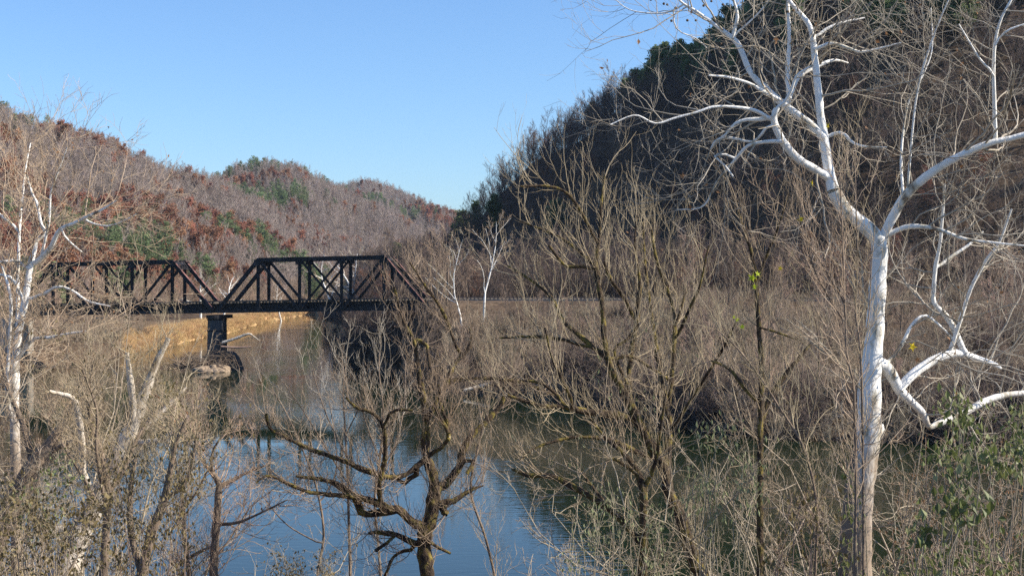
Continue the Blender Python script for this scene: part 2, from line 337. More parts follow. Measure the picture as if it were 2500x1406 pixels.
BA = math.radians(-10); PD = 228.0
pier0 = Vector((at(525, PD), PD, 9.1))
PAN = 6.9; HT = 8.4; WD = 5.0; GR = .018
def span(sign, label):
    """truss span reaching from the pier in direction sign along the track; local x runs along the track, y across it"""
    root = empty('truss_span', pier0, label, 'bridge', 'truss spans of the railway bridge', BA)
    def Lp(i, j, up): return Vector((sign * (.35 + i * PAN), j * WD, (HT if up else .3) + GR * sign * i * PAN))
    for j in (0, 1):
        for (n0, a, b) in (('end_post', Lp(0, j, 0), Lp(1, j, 1)), ('end_post', Lp(5, j, 0), Lp(4, j, 1))):
            m = Boxes(); m.beam(a, b, .52, .56); m.build(n0, M['steel'], root)
            if (b - a).x < 0:
                m = Boxes(); nn = (b - a).cross(Vector((0, 1, 0))).normalized(); nn = nn if nn.z > 0 else -nn
                m.beam(a.lerp(b, .02) + nn * .295, a.lerp(b, .99) + nn * .295, .58, .03); m.build('cover_plate', M['rust'], root)
        m = Boxes(); m.beam(Lp(1, j, 1) - Vector((sign * .15, 0, 0)), Lp(4, j, 1) + Vector((sign * .15, 0, 0)), .55, .62); m.build('top_chord', M['steel'], root)
        m = Boxes()
        for e in (-1, 1): m.beam(Lp(0, j, 0) + Vector((0, e * .2, 0)), Lp(5, j, 0) + Vector((0, e * .2, 0)), .06, .55)
        for k in range(6): m.beam(Lp(k, j, 0) + Vector((-.4, 0, 0)), Lp(k, j, 0) + Vector((.4, 0, 0)), .5, .5)
        m.build('bottom_chord', M['steel'], root)
        for i in range(1, 5):
            m = Boxes(); m.laced(Lp(i, j, 0), Lp(i, j, 1) - Vector((0, 0, .31)), .46, .34, up=(0, 1, 0)); m.beam(Lp(i, j, 0), Lp(i, j, 1) - Vector((0, 0, .32)), .40, .24, (0, 1, 0)); m.build('vertical_post', M['steel'], root)
            m = Boxes()
            m.plate(Lp(i, j, 1) + Vector((0, 0, -.42)), (1, 0, 0), (0, 0, 1), 1.2, .9, .57); m.build('gusset_plate', M['steel'], root)
            m = Boxes(); m.plate(Lp(i, j, 0) + Vector((0, 0, .2)), (1, 0, 0), (0, 0, 1), .95, .85, .55); m.build('gusset_plate', M['steel'], root)
        for (a, b, ww) in ((Lp(1, j, 1), Lp(2, j, 0), .34), (Lp(4, j, 1), Lp(3, j, 0), .34), (Lp(2, j, 1), Lp(3, j, 0), .2), (Lp(3, j, 1), Lp(2, j, 0), .2)):
            m = Boxes()
            if ww > .3: m.beam(a, b, .3, .40)
            else:
                for e in (-1, 1): m.beam(a + Vector((0, e * .13, 0)), b + Vector((0, e * .13, 0)), .05, .30)
            m.build('diagonal_brace', M['steel'], root)
    for i in range(1, 5):        # struts and knee braces between the two trusses
        a = Lp(i, 0, 1); b = Lp(i, 1, 1); m = Boxes(); m.beam(a, b, .3, .36)
        if i in (2, 3):
            m.beam(a + Vector((0, 0, -.9)), a + Vector((0, .9, -.1)), .12, .12, (1, 0, 0)); m.beam(b + Vector((0, 0, -.9)), b + Vector((0, -.9, -.1)), .12, .12, (1, 0, 0))
        m.build('top_strut', M['steel'], root)
    for i in (1, 4):             # portal bracing in the plane of the end posts
        e = 0 if i == 1 else 5; dn = (Lp(e, 0, 0) - Lp(i, 0, 1)).normalized(); m = Boxes()
        a = Lp(i, 0, 1); b = Lp(i, 1, 1); q = dn * 1.5
        m.beam(a + q, b + q, .2, .2); n = 5
        for k in range(n):
            m.beam(a + (b - a) * k / n + dn * .1, a + (b - a) * (k + 1) / n + q, .08, .08); m.beam(a + (b - a) * (k + 1) / n + dn * .1, a + (b - a) * k / n + q, .08, .08)
        m.beam(a + dn * .35, b + dn * .35, .08, .55, dn)
        m.build('portal_brace', M['steel'], root)
    m = Boxes()
    for i in range(1, 4): m.beam(Lp(i, 0, 1), Lp(i + 1, 1, 1), .12, .12); m.beam(Lp(i, 1, 1) - Vector((0, 0, .13)), Lp(i + 1, 0, 1) - Vector((0, 0, .13)), .12, .12)
    m.build('lateral_bracing', M['steel'], root)
    for i in range(0, 6):
        m = Boxes(); m.beam(Lp(i, 0, 0) + Vector((0, .1, .35)), Lp(i, 1, 0) + Vector((0, -.1, .35)), .3, .9); m.build('floor_beam', M['steel'], root)
    for y in (1.3, 3.7):
        m = Boxes(); m.beam(Lp(0, 0, 0) + Vector((0, y, .72)), Lp(5, 0, 0) + Vector((0, y, .72)), .3, .95); m.build('stringer', M['steel'], root)
    m = Boxes(); n = int(5 * PAN / .55)
    for k in range(n):
        p = Lp(0, 0, 0).lerp(Lp(5, 0, 0), (k + .5) / n) + Vector((0, 0, 1.34)); e0 = .42 + random.uniform(-.03, .12)
        m.beam(p + Vector((0, e0, 0)), p + Vector((0, 4.55, 0)), .26, .26)
    m.build('ties', M['timber'], root)
    m = Boxes()
    for y in (.62, 4.38): m.beam(Lp(0, 0, 0) + Vector((0, y, 1.56)), Lp(5, 0, 0) + Vector((0, y, 1.56)), .2, .16)
    m.build('guard_timber', M['timber'], root)
    for y in (1.78, 3.22):
        m = Boxes(); m.beam(Lp(0, 0, 0) + Vector((0, y, 1.56)), Lp(5, 0, 0) + Vector((0, y, 1.56)), .075, .16); m.build('rail', M['rail'], root)
    return root
span(1, 'black steel truss span with rusty slanted end post, right of the pier')
span(-1, 'black steel truss span left of the pier, half hidden by twigs')

# pier
def lathe_stadium(prof, hw, n=20):
    """prof: list of (radius, z); stadium section, straight half-length hw along y"""
    V = []; Fq = []
    a = np.arange(n) / n * 2 * math.pi
    for r, z in prof:
        for t in a: V.append((r * math.cos(t), r * math.sin(t) + (hw if math.sin(t) > 0 else -hw), z))
    for i in range(len(prof) - 1):
        for k in range(n): Fq.append((i * n + k, i * n + (k + 1) % n, (i + 1) * n + (k + 1) % n, (i + 1) * n + k))
    Fq.append(tuple(range((len(prof) - 1) * n, len(prof) * n)))
    return V, Fq
pr = empty('bridge_pier', (pier0.x, pier0.y, 0), 'dark bridge pier standing in the river under the truss spans', 'bridge pier', None, BA)
def poly_part(name, V, Fq, mat, parent, off=(0, 0, 0), smooth=True):
    me = bpy.data.meshes.new(name); me.from_pydata(V, [], Fq); me.materials.append(mat); me.update()
    if smooth: me.polygons.foreach_set('use_smooth', [True] * len(Fq))
    o = link(name, me, parent); o.location = off; return o
V, Q = lathe_stadium([(1.42, 2.2), (1.36, 5.5), (1.32, 8.2), (1.32, 8.25)], .5, 28); poly_part('shaft', V, Q, M['pierblack'], pr, (0, .9, 0))
for zb in (4.2, 6.2, 8.0):
    V, Q = lathe_stadium([(1.44, zb), (1.44, zb + .16), (1.2, zb + .16)], .5, 28); poly_part('band', V, Q, M['steel'], pr, (0, .9, 0), False)
V, Q = lathe_stadium([(1.42, 8.25), (1.42, 8.8), (1.1, 8.8)], 1.9); poly_part('cap', V, Q, M['steel'], pr, (0, 1.9, 0), False)
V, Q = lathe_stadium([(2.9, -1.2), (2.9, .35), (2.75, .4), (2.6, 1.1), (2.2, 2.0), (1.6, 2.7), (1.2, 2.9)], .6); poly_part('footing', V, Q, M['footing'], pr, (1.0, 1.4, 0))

# ledge, drift pile and logs at the pier
def rock(name, c, s, seed, mat, parent=None):
    r = np.random.default_rng(seed); bpy_me = bpy.data.meshes.new(name); import bmesh
    bm = bmesh.new(); bmesh.ops.create_icosphere(bm, subdivisions=3, radius=1)
    k = r.normal(0, 1, (7, 3)); ph = r.uniform(0, 6, 7)
    for v in bm.verts:
        p = np.array(v.co); n = 1 + sum(.10 * math.sin(2.2 * float(k[i] @ p) + ph[i]) for i in range(7))
        q = p * n; q = np.clip(q, -1.05, 1.05); v.co = Vector((q[0] * s[0], q[1] * s[1], q[2] * s[2]))
    bm.to_mesh(bpy_me); bm.free(); bpy_me.materials.append(mat)
    o = link(name, bpy_me, parent); o.location = c; o.rotation_euler = (0, 0, r.uniform(0, 6)); return o
for k, (X, d, s) in enumerate([(508, 224, (2.6, 1.8, .8)), (528, 223.2, (1.9, 1.4, .7)), (489, 225, (1.8, 1.5, .5)), (535, 225.5, (1.6, 1.6, 1.1)), (517, 222, (2.4, 1.1, .35)), (498, 221.5, (.7, .5, .35)), (511, 220.8, (.5, .6, .3)), (527, 221.4, (.8, .5, .4)), (482, 223, (.6, .5, .3)), (538, 222.5, (.6, .7, .4)), (520, 223, (.9, .7, 1.0))]):
    o = rock('rock', (at(X, d), d, .12), s, 30 + k, M['stone'])
    tag(o, 'pale tan ledge rock at the foot of the dark bridge pier', 'rock', 'ledge rocks at the pier foot')
def sticks(n, c, sx, sy, sz, Lr, Rr, seed):
    r = np.random.default_rng(seed); S = np.array(c) + r.normal(0, 1, (n, 3)) * (sx, sy, sz); S[:, 2] = np.maximum(np.abs(S[:, 2] - c[2]) * .9, .1) + c[2] - .3
    D = norm(r.normal(0, 1, (n, 3)) * (1, 1, .3)); L = r.uniform(*Lr, n); R = r.uniform(*Rr, n)
    return grow(S, D, L, R, 3, .12, 0, .5)
tb = Tubes()
tb.add(*sticks(260, (at(497, 225), 225, .9), 1.6, 1.0, .9, (.8, 3.2), (.02, .07), 3), 5)
tb.add(*sticks(160, (at(540, 226), 226, 1.6), .9, .8, 1.3, (.5, 2.2), (.012, .03), 4), 4)
tb.add(*sticks(60, (at(470, 226), 226, .8), 1.6, .8, .5, (1.5, 4.), (.05, .12), 5), 6)
o = link('driftwood_pile', tb.mesh('driftwood_pile', M['bark'], (at(500, 225), 225, 0))); o.location = (at(500, 225), 225, 0)
tag(o, 'tangled brown driftwood heaped against the left foot of the bridge pier', 'driftwood')

def catmull(pts, n):
    P = np.array(pts, float); t = np.concatenate([[0], np.cumsum(np.linalg.norm(np.diff(P[:, :2], axis=0), axis=1))])
    E = np.vstack([2 * P[0] - P[1], P, 2 * P[-1] - P[-2]]); u = np.linspace(0, t[-1], n); out = []
    for q in u:
        i = min(max(np.searchsorted(t, q, 'right') - 1, 0), len(P) - 2); f = (q - t[i]) / max(t[i + 1] - t[i], 1e-6)
        a, b, c, d = E[i], E[i + 1], E[i + 2], E[i + 3]
        out.append(.5 * (2 * b + (c - a) * f + (2 * a - 5 * b + 4 * c - d) * f * f + (3 * b - 3 * c + d - a) * f ** 3))
    return np.array(out), t[-1]
def log(name, pts, d, mat, label, k=0.0, extra=None, group=None):
    q, L = catmull(pts, max(6, int(len(pts) * 4))); P = np.array([px(p[0], p[1], d + k * (p[0] - pts[0][0]) / F * d) for p in q])
    R = np.abs(q[:, 2]) * d / F; R *= 1 + .1 * np.sin(np.arange(len(R)) * 1.9)
    tb = Tubes(); tb.add(P[None], R[None], 10)
    for e in (0, -1):   # closed ends
        tb.add(np.stack([P[e], P[e] + (P[e] - P[1 if e == 0 else -2]) * .02])[None], np.array([[R[e], .004]]), 10)
    if extra: extra(tb, P, R)
    loc = P[0]
    o = link(name, tb.mesh(name, mat, loc)); o.location = loc
    return tag(o, label, 'log', group)
log('driftwood_log', [(543, 836, 3.2), (575, 826, 3.6), (606, 815, 3), (618, 820, 1.4), (633, 831, .8)], 224.5, M['snag'], 'pale driftwood log slanting up from the pier, above the level one')
log('driftwood_log', [(540, 846, 2.2), (575, 848, 2.4), (600, 847, 2.1), (615, 846, 1)], 224.2, M['twig_rust'], 'reddish driftwood log jutting level from the pier, below the slanted one')
log('fallen_trunk', [(1880, 1092, 7), (1900, 1074, 10), (1940, 1052, 10), (1990, 1036, 9), (2040, 1020, 8), (2085, 1005, 6), (2120, 985, 4)], 128, M['snag'], 'pale fallen trunk lying on the far bank left of the big white sycamore', .3)
log('fallen_trunk', [(1132, 952, 4), (1165, 945, 4.6), (1195, 936, 4), (1222, 930, 3)], 177, M['snag'], 'pale fallen trunk at the far water edge near the middle of the river bank', .2)
log('driftwood_log', [(118, 1300, 9), (145, 1293, 11), (170, 1290, 9)], 80, M['snag'], 'short pale log floating in the water at the lower left')

# railway on the embankment behind the right abutment
ax = Vector((math.cos(BA), math.sin(BA), 0)); pe = pier0 + ax * (.35 + 5 * PAN); 
across = Vector((-math.sin(BA), math.cos(BA), 0))
ab = Boxes()
c = Vector((pe.x, pe.y, 0)) + across * 2.5
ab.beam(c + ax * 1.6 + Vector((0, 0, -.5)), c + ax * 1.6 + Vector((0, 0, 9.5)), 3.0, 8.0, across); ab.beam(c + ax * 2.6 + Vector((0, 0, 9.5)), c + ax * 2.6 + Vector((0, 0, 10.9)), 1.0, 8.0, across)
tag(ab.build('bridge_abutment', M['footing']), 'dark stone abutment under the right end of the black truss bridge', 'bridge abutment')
pw = pier0 - ax * (.35 + 5 * PAN); ab = Boxes(); c = Vector((pw.x, pw.y, 0)) + across * 2.5
ab.beam(c - ax * 1.6 + Vector((0, 0, -1.5)), c - ax * 1.6 + Vector((0, 0, 8.0)), 3.0, 8.0, across)
tag(ab.build('bridge_abutment', M['concrete']), 'concrete abutment under the left end of the truss bridge, behind the twigs', 'bridge abutment')
tb_ = Boxes(); s0 = Vector((pe.x, pe.y, 0)) + across * 2.5; e0 = s0 + ax * 170
zt = 11.3
tr = empty('railway_track', (s0.x, s0.y, zt), 'railway track on a ballast bed running right from the bridge', 'railway track')
b_ = Boxes(); b_.beam(s0 + ax * 3 + Vector((0, 0, zt - .1)) - Vector((s0.x, s0.y, zt)), e0 + Vector((0, 0, zt - .1)) - Vector((s0.x, s0.y, zt)), 4.4, .5); b_.build('ballast', M['ballast'], tr)
b_ = Boxes()
for k in range(260):
    p = ax * (3 + k * .62) + Vector((0, 0, .2)); b_.beam(p - across * 1.3, p + across * 1.3, .24, .2)
b_.build('ties', M['timber'], tr)
for s in (-.72, .72):
    b_ = Boxes(); b_.beam(ax * 0 + across * s + Vector((0, 0, .38)), ax * 165 + across * s + Vector((0, 0, .38)), .075, .16); b_.build('rail', M['rail'], tr)

# ------------------------------------------------------------------ tree prototypes
def bare_proto(name, H, seed, r0, levels, up=.5, spread=(30, 55), t0=.3, wander=.10, wood=None, twig=None, sides=8, thick=1., multi=1, crown_r=.45):
    global rng
    keep = rng; rng = np.random.default_rng(seed)
    S = np.zeros((multi, 3)) + rng.normal(0, .12 * (multi > 1), (multi, 3)) * (1, 1, 0); S[:, 2] = -.5
    D = norm(np.array([0, 0, 1.]) + rng.normal(0, .08 + .26 * (multi > 1), (multi, 3)) * (1, 1, 0)); L = H * rng.uniform(.82, 1., multi); R = np.full(multi, r0)
    P, Rr = grow(S, D, L, R, 9, wander * (.6 if multi == 1 else 1.), .15, .12)
    tr = Tubes(); tr.add(P, Rr, sides); cr = Tubes(); Lp = L
    for li, k in enumerate(levels):
        fr = li / len(levels)
        S, D, Lc, Rc = kids(P, Rr, Lp, k, t0 if li == 0 else .15, 1., spread if li == 0 else (25, 60), (crown_r * .8, crown_r * 1.15) if li == 0 else (.35, .62), .55, .45)
        mn = (.022, .014, .0085, .006)[min(li, 3)] * thick
        Rc = np.maximum(Rc, mn)
        n = 5 if li == 0 else (4 if li == 1 else 2)
        P, Rr = grow(S, D, Lc, Rc, n, wander * (1.6 if li > 1 else 1.1), up * (1, .8, .6, .5)[min(li, 3)], .35)
        (tr if li == 0 else cr).add(P, Rr, 5 if li == 0 else 3); Lp = Lc
    a = tr.mesh(name + '_trunk', wood); b = cr.mesh(name + '_crown', twig); rng = keep
    return a, b, P[:, -1]
def leaf_mesh(name, C, size, mat, droop=.5, seed=1, off=(0, 0, 0), asp=.5):
    r = np.random.default_rng(seed); n = len(C); C = np.asarray(C) - np.array(off)
    sz = size * r.uniform(.6, 1.3, n)[:, None]
    T = norm(r.normal(0, 1, (n, 3)) + np.array([0, 0, -droop * 3])); U = norm(np.cross(T, r.normal(0, 1, (n, 3)))); Nn = np.cross(T, U)
    a = C; b = C + T * sz * .5 + U * sz * asp * .5 + Nn * sz * .12; c_ = C + T * sz; d = C + T * sz * .5 - U * sz * asp * .5 + Nn * sz * .12
    V = np.stack([a, b, c_, d], 1).reshape(-1, 3); i = np.arange(n)[:, None] * 4
    return arrays_mesh(name, V, [np.concatenate([i + [0, 1, 2], i + [0, 2, 3]])], mat, smooth=False)
def pine_proto(name, H, seed, n1=90, dens=26, mat=None):
    global rng
    keep = rng; rng = np.random.default_rng(seed)
    tr = Tubes(); P, R = grow(np.array([[0, 0, -.5]]), np.array([[0, 0, 1.]]), np.array([H]), np.array([H * .013]), 8, .02, .1, .1); tr.add(P, R, 7)
    t = np.sort(rng.uniform(.28, 1, n1)); az = rng.uniform(0, 6.28, n1); L = (1.06 - t) ** .5 * H * .30 * rng.uniform(.5, 1.3, n1) + .35
    idx = t * 8; i = np.clip(idx.astype(int), 0, 7); S = P[0][i] * (1 - (idx - i))[:, None] + P[0][i + 1] * (idx - i)[:, None]
    D = norm(np.stack([np.cos(az), np.sin(az), .15 + .5 * t], 1)); B, BR = grow(S, D, L, np.full(n1, .03), 4, .12, .25, .3); tr.add(B, BR, 4)
    C = []
    for k in range(n1):
        m = int(dens * (.4 + L[k] / (H * .25))); u = rng.uniform(.25, 1.03, m) * 4; j = np.clip(u.astype(int), 0, 3); q = B[k][j] * (1 - (u - j))[:, None] + B[k][j + 1] * (u - j)[:, None]
        C.append(q + rng.normal(0, .16 + .05 * L[k], (m, 3)) * (1, 1, .5))
    C = np.concatenate(C); r = rng; n = len(C); T = norm(r.normal(0, 1, (n, 3)) + [0, 0, .6]); sz = .42 * r.uniform(.6, 1.3, n)[:, None] * (H / 14); U = norm(np.cross(T, r.normal(0, 1, (n, 3))))
    V = np.stack([C - U * sz * .13, C + U * sz * .13, C + T * sz + U * sz * .3, C + T * sz - U * sz * .3], 1).reshape(-1, 3); ii = np.arange(n)[:, None] * 4
    b = arrays_mesh(name + '_crown', V, [ii + [0, 1, 2, 3]], mat or M['pine'], False); a = tr.mesh(name + '_trunk', M['bark_dark']); rng = keep
    return a, b
def joined(name, parts, mats):
    """several meshes as one object mesh with several materials"""
    V = []; Q = []; T3 = []; m4 = []; m3 = []; n = 0
    for k, me in enumerate(parts):
        v = np.empty(len(me.vertices) * 3, np.float32); me.vertices.foreach_get('co', v); V.append(v.reshape(-1, 3))
        l = np.empty(len(me.loops), np.int32); me.loops.foreach_get('vertex_index', l); kk = len(l) // len(me.polygons)
        f = l.reshape(-1, kk) + n; n += len(me.vertices)
        if kk == 4: Q.append(f); m4 += [k] * len(f)
        else: T3.append(f); m3 += [k] * len(f)
    Fc = ([np.concatenate(Q)] if Q else []) + ([np.concatenate(T3)] if T3 else [])
    return arrays_mesh(name, np.concatenate(V), Fc, None, True, np.array(m4 + m3), mats)

def place(kind, x, y, protos, label, cat, group, s=1., rz=None, names=('trunk', 'crown'), z=None, sink=.1):
    z = ground_z(x, y) - sink if z is None else z
    r = empty(kind, (x, y, z), label, cat, group, random.uniform(0, 6.28) if rz is None else rz); r.scale = (s, s, s)
    for nm, me in zip(names, protos): link(nm, me, r)
    return r
def scatter(name, pts, rots, scl, idx, protos, label):
    """one object that instances the prototype meshes on its points"""
    me = bpy.data.meshes.new(name); n = len(pts); me.vertices.add(n); me.vertices.foreach_set('co', np.asarray(pts, np.float32).ravel())
    for nm, ty, v in (('rz', 'FLOAT', rots), ('sc', 'FLOAT', scl), ('pick', 'INT', idx)):
        a = me.attributes.new(nm, ty, 'POINT'); a.data.foreach_set('value', np.asarray(v, np.float32 if ty == 'FLOAT' else np.int32))
    o = link(name, me); tag(o, label, None, None, 'stuff')
    col = bpy.data.collections.new(name + '_kinds')
    for k, m in enumerate(protos): col.objects.link(bpy.data.objects.new('%s_kind_%02d' % (name, k), m))
    g = bpy.data.node_groups.new(name, 'GeometryNodeTree'); g.interface.new_socket('Geometry', in_out='INPUT', socket_type='NodeSocketGeometry'); g.interface.new_socket('Geometry', in_out='OUTPUT', socket_type='NodeSocketGeometry')
    gi = g.nodes.new('NodeGroupInput'); go = g.nodes.new('NodeGroupOutput'); ip = g.nodes.new('GeometryNodeInstanceOnPoints'); ci = g.nodes.new('GeometryNodeCollectionInfo')
    ci.inputs['Collection'].default_value = col; ci.inputs['Separate Children'].default_value = True; ci.inputs['Reset Children'].default_value = True
    def at_(nm, ty):
        q = g.nodes.new('GeometryNodeInputNamedAttribute'); q.data_type = ty; q.inputs[0].default_value = nm; return [s for s in q.outputs if s.enabled][0]
    cx = g.nodes.new('ShaderNodeCombineXYZ'); g.links.new(at_('rz', 'FLOAT'), cx.inputs[2])
    g.links.new(gi.outputs[0], ip.inputs['Points']); g.links.new(ci.outputs[0], ip.inputs['Instance']); ip.inputs['Pick Instance'].default_value = True
    g.links.new(at_('pick', 'INT'), ip.inputs['Instance Index']); g.links.new(cx.outputs[0], ip.inputs['Rotation']); g.links.new(at_('sc', 'FLOAT'), ip.inputs['Scale'])
    g.links.new(ip.outputs[0], go.inputs[0])
    md = o.modifiers.new('scatter', 'NODES'); md.node_group = g
    return o

# ------------------------------------------------------------------ far woods on the left hills
far = []
for k in range(4):
    a, b, tips = bare_proto('far', 13 + k, 100 + k, .16, (13, 7, 6), .5, t0=.28, wood=M['far_bare'], twig=M['far_bare'], sides=4, thick=3.4, crown_r=.42)
    far.append(joined('far_bare_tree_%d' % k, [a, b], [M['far_bare'], M['far_bare']]))
for k in range(3):
    a, b, tips = bare_proto('oak', 12 + k, 120 + k, .16, (13, 7, 4), .4, t0=.35, wood=M['far_bare'], twig=M['far_bare'], sides=4, thick=3.0, crown_r=.42)
    r_ = np.random.default_rng(k); C = np.repeat(tips, 4, 0) + r_.normal(0, .35, (len(tips) * 4, 3))
    far.append(joined('far_oak_%d' % k, [a, b, leaf_mesh('l', C, .5, M['far_red'], .1, k, asp=.8)], [M['far_bare'], M['far_bare'], M['far_red']]))
for k in range(2):
    a, b = pine_proto('fp', 14 + 2 * k, 140 + k, 70, 16); far.append(joined('far_pine_%d' % k, [a, b], [M['bark_dark'], M['pine']]))
def noise2(x, y, s, o=0): return np.sin(x * s + o + 1.7 * np.sin(y * s * .7 + o)) * np.sin(y * s * 1.1 + o * 2 + 1.3 * np.sin(x * s * .6))
for hi, ((X, d, z, t), n, xr, redw, nm, s0) in enumerate([(h1, 5600, (-250, 1040), .34, 'the near ridge on the left', 1.05), (h2, 3600, (480, 1100), .2, 'the round middle hill', 1.1), (h3, 4000, (700, 1250), .2, 'the farthest pointed hill', 1.1)]):
    r_ = np.random.default_rng(50 + hi); Xi = r_.uniform(xr[0], xr[1], n); ti = r_.uniform(.0, 1.12, n) ** .85
    fi = (Xi - X[0]) / 10; i = fi.astype(int); fj = ti / (t[1] - t[0]); j = np.clip(fj.astype(int), 0, len(t) - 2)
    u = (fi - i); v = (fj - j)
    def bil(A): return (A[i, j] * (1 - u) + A[i + 1, j] * u) * (1 - v) + (A[i, j + 1] * (1 - u) + A[i + 1, j + 1] * u) * v
    dY = bil(d); zz = bil(z); x = (Xi - CX) / F * dY
    red = noise2(x, dY * .7, .035, hi) + .35 * r_.normal(0, 1, n) > (.82 - redw * 1.6)
    pin = (noise2(x, dY, .02, hi + 3) + .25 * r_.normal(0, 1, n) > .95)
    pick = np.where(red, r_.integers(4, 7, n), r_.integers(0, 4, n)); pick = np.where(pin, r_.integers(7, 9, n), pick)
    scatter('distant_forest', np.stack([x, dY, zz - .3], 1), r_.uniform(0, 6.28, n), r_.uniform(.7, 1.2, n) * s0, pick, far, 'leafless purple grey and russet woods covering ' + nm)

def where(X):      # the nearest thing one can find in front of a hillside tree
    return ('low on the left end of the slope, by the white sycamores' if X < 1300 else 'on the slope behind the mossy forked tree' if X < 1720 else 'on the slope behind the left limbs of the big sycamore' if X < 2120 else 'on the slope right of the big sycamore')
# ------------------------------------------------------------------ woods on the right hillside
dk = []
for k in range(6):
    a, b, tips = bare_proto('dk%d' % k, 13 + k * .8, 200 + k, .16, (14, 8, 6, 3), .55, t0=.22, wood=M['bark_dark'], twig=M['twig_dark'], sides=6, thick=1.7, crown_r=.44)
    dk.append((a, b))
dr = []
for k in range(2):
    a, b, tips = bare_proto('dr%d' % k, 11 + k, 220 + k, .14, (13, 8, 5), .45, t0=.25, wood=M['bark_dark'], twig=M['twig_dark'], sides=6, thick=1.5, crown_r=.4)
    r_ = np.random.default_rng(k); sel = tips[r_.random(len(tips)) < .8]; C = np.repeat(sel, 3, 0) + r_.normal(0, .25, (len(sel) * 3, 3))
    dr.append((a, b, leaf_mesh('withered_leaves_%d' % k, C, .2, M['far_red'], .3, k, asp=.7)))
pn = [pine_proto('pn%d' % k, 14 + 1.5 * k, 240 + k, 110, 44) for k in range(3)]
r_ = np.random.default_rng(60)
N0 = 5200; Xi = r_.uniform(860, 2760, N0); kd_, kh_ = knots(Xi); tt = r_.random(N0)
di = kd_[:, 9] + 6 + (kd_[:, 12] + 18 - kd_[:, 9] - 6) * tt; x = (Xi - CX) / F * di; zz = hgt(x, di)
# keep an even spacing
cell = {}; keep = []
for i in range(N0):
    s = 3.5; key = (int(x[i] // s), int(di[i] // s))
    if key in cell: continue
    cell[key] = 1; keep.append(i)
keep = np.array(keep); up_t = (di[keep] - kd_[keep, 10]) / (kd_[keep, 12] - kd_[keep, 10])
pinep = np.clip((Xi[keep] - 1500) / 250, 0, 1) * np.clip((up_t - .2 - .35 * (Xi[keep] < 1900)) * 3.2, 0, 1) * .9 + .014 * (up_t > .1)
isp = r_.random(len(keep)) < pinep
isr = (~isp) & (r_.random(len(keep)) < .05)
scr = (HY - (zz[keep] + 8 - CAMZ) / di[keep] * F)
inview = (Xi[keep] < 2540) & (scr > -60)
rank = np.argsort(di[keep] + (~inview) * 1000)
nb = npn = 0; rest = []
for q in rank:
    i = keep[q]; loc = (x[i], di[i], zz[i] - .2)
    if isp[q] and npn < 150:
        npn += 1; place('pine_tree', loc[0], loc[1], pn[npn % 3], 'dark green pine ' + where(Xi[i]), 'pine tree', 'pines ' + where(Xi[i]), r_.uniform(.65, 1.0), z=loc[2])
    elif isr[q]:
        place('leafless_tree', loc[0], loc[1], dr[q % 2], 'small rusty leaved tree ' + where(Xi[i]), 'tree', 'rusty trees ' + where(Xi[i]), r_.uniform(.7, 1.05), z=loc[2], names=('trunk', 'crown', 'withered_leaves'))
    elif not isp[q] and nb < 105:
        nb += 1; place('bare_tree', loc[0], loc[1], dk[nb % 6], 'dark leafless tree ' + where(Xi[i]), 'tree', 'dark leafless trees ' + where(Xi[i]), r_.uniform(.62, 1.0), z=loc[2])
    else: rest.append((loc, isp[q]))
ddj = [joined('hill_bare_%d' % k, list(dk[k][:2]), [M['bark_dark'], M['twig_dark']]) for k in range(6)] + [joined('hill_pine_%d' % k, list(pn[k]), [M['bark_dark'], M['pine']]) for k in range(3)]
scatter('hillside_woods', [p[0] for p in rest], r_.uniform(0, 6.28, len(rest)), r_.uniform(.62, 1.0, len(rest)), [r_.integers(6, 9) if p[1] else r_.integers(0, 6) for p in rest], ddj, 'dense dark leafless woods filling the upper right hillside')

# ------------------------------------------------------------------ valley trees
br = []
for k in range(5):
    a, b, t_ = bare_proto('br%d' % k, 12 + k * .8, 300 + k, .17, (13, 8, 6, 4), .5, t0=.2, wood=M['bark'], twig=M['twig_rust'] if k % 2 else M['twig_brown'], sides=6, thick=1.5, crown_r=.46)
    br.append((a, b))
sy = []
for k in range(3):
    a, b, t_ = bare_proto('sy%d' % k, 15 + k, 330 + k, .19, (9, 7, 6, 5), .35, (35, 65), .3, .17, wood=M['sycamore'], twig=M['twig_tan'], sides=8, thick=1.25, crown_r=.5)
    sy.append((a, b))
r_ = np.random.default_rng(61)
cnt = 0; vt = []
for i in range(2000):
    X = r_.uniform(-250, 1000); kd1, kh1 = knots(np.array([X])); lo = kd1[0][6] + (4 if X < 300 or X > 790 else 55); 
    d = r_.uniform(lo, max(lo + 60, 620)) if r_.random() < .6 else r_.uniform(lo, lo + 70)
    x1 = at(X, d); key = ('v', int(x1 // 5.5), int(d // 6.5))
    if key in cell or (190 < d < 262 and X > 940): continue
    if X > 810 and d < 330: continue
    cell[key] = 1; cnt += 1
    vt.append((d, x1, X))
    if cnt >= 330: break
vt.sort(); brj = [joined('valley_bare_%d' % k, list(br[k][:2]), [M['bark'], M['twig_rust'] if k % 2 else M['twig_brown']]) for k in range(5)]
for k, (d, x1, X) in enumerate(vt[:95]):
    lb = ('left of the bridge, beside the left white sycamore' if X < 180 else 'seen through the left truss span' if X < 520 else 'behind the pier end of the right truss span' if X < 720 else 'behind the far end of the right truss span')
    place('bare_tree', x1, d, br[k % 5], 'brown leafless valley tree ' + lb, 'tree', 'brown valley trees ' + lb.split(',')[0], r_.uniform(.55, 1.1))
rs_ = vt[95:]
scatter('valley_woods', [(q[1], q[0], ground_z(q[1], q[0]) - .2) for q in rs_], r_.uniform(0, 6.28, len(rs_)), r_.uniform(.55, 1.1, len(rs_)), r_.integers(0, 5, len(rs_)), brj, 'brown leafless woods on the valley floor far behind the bridge')
vs = []
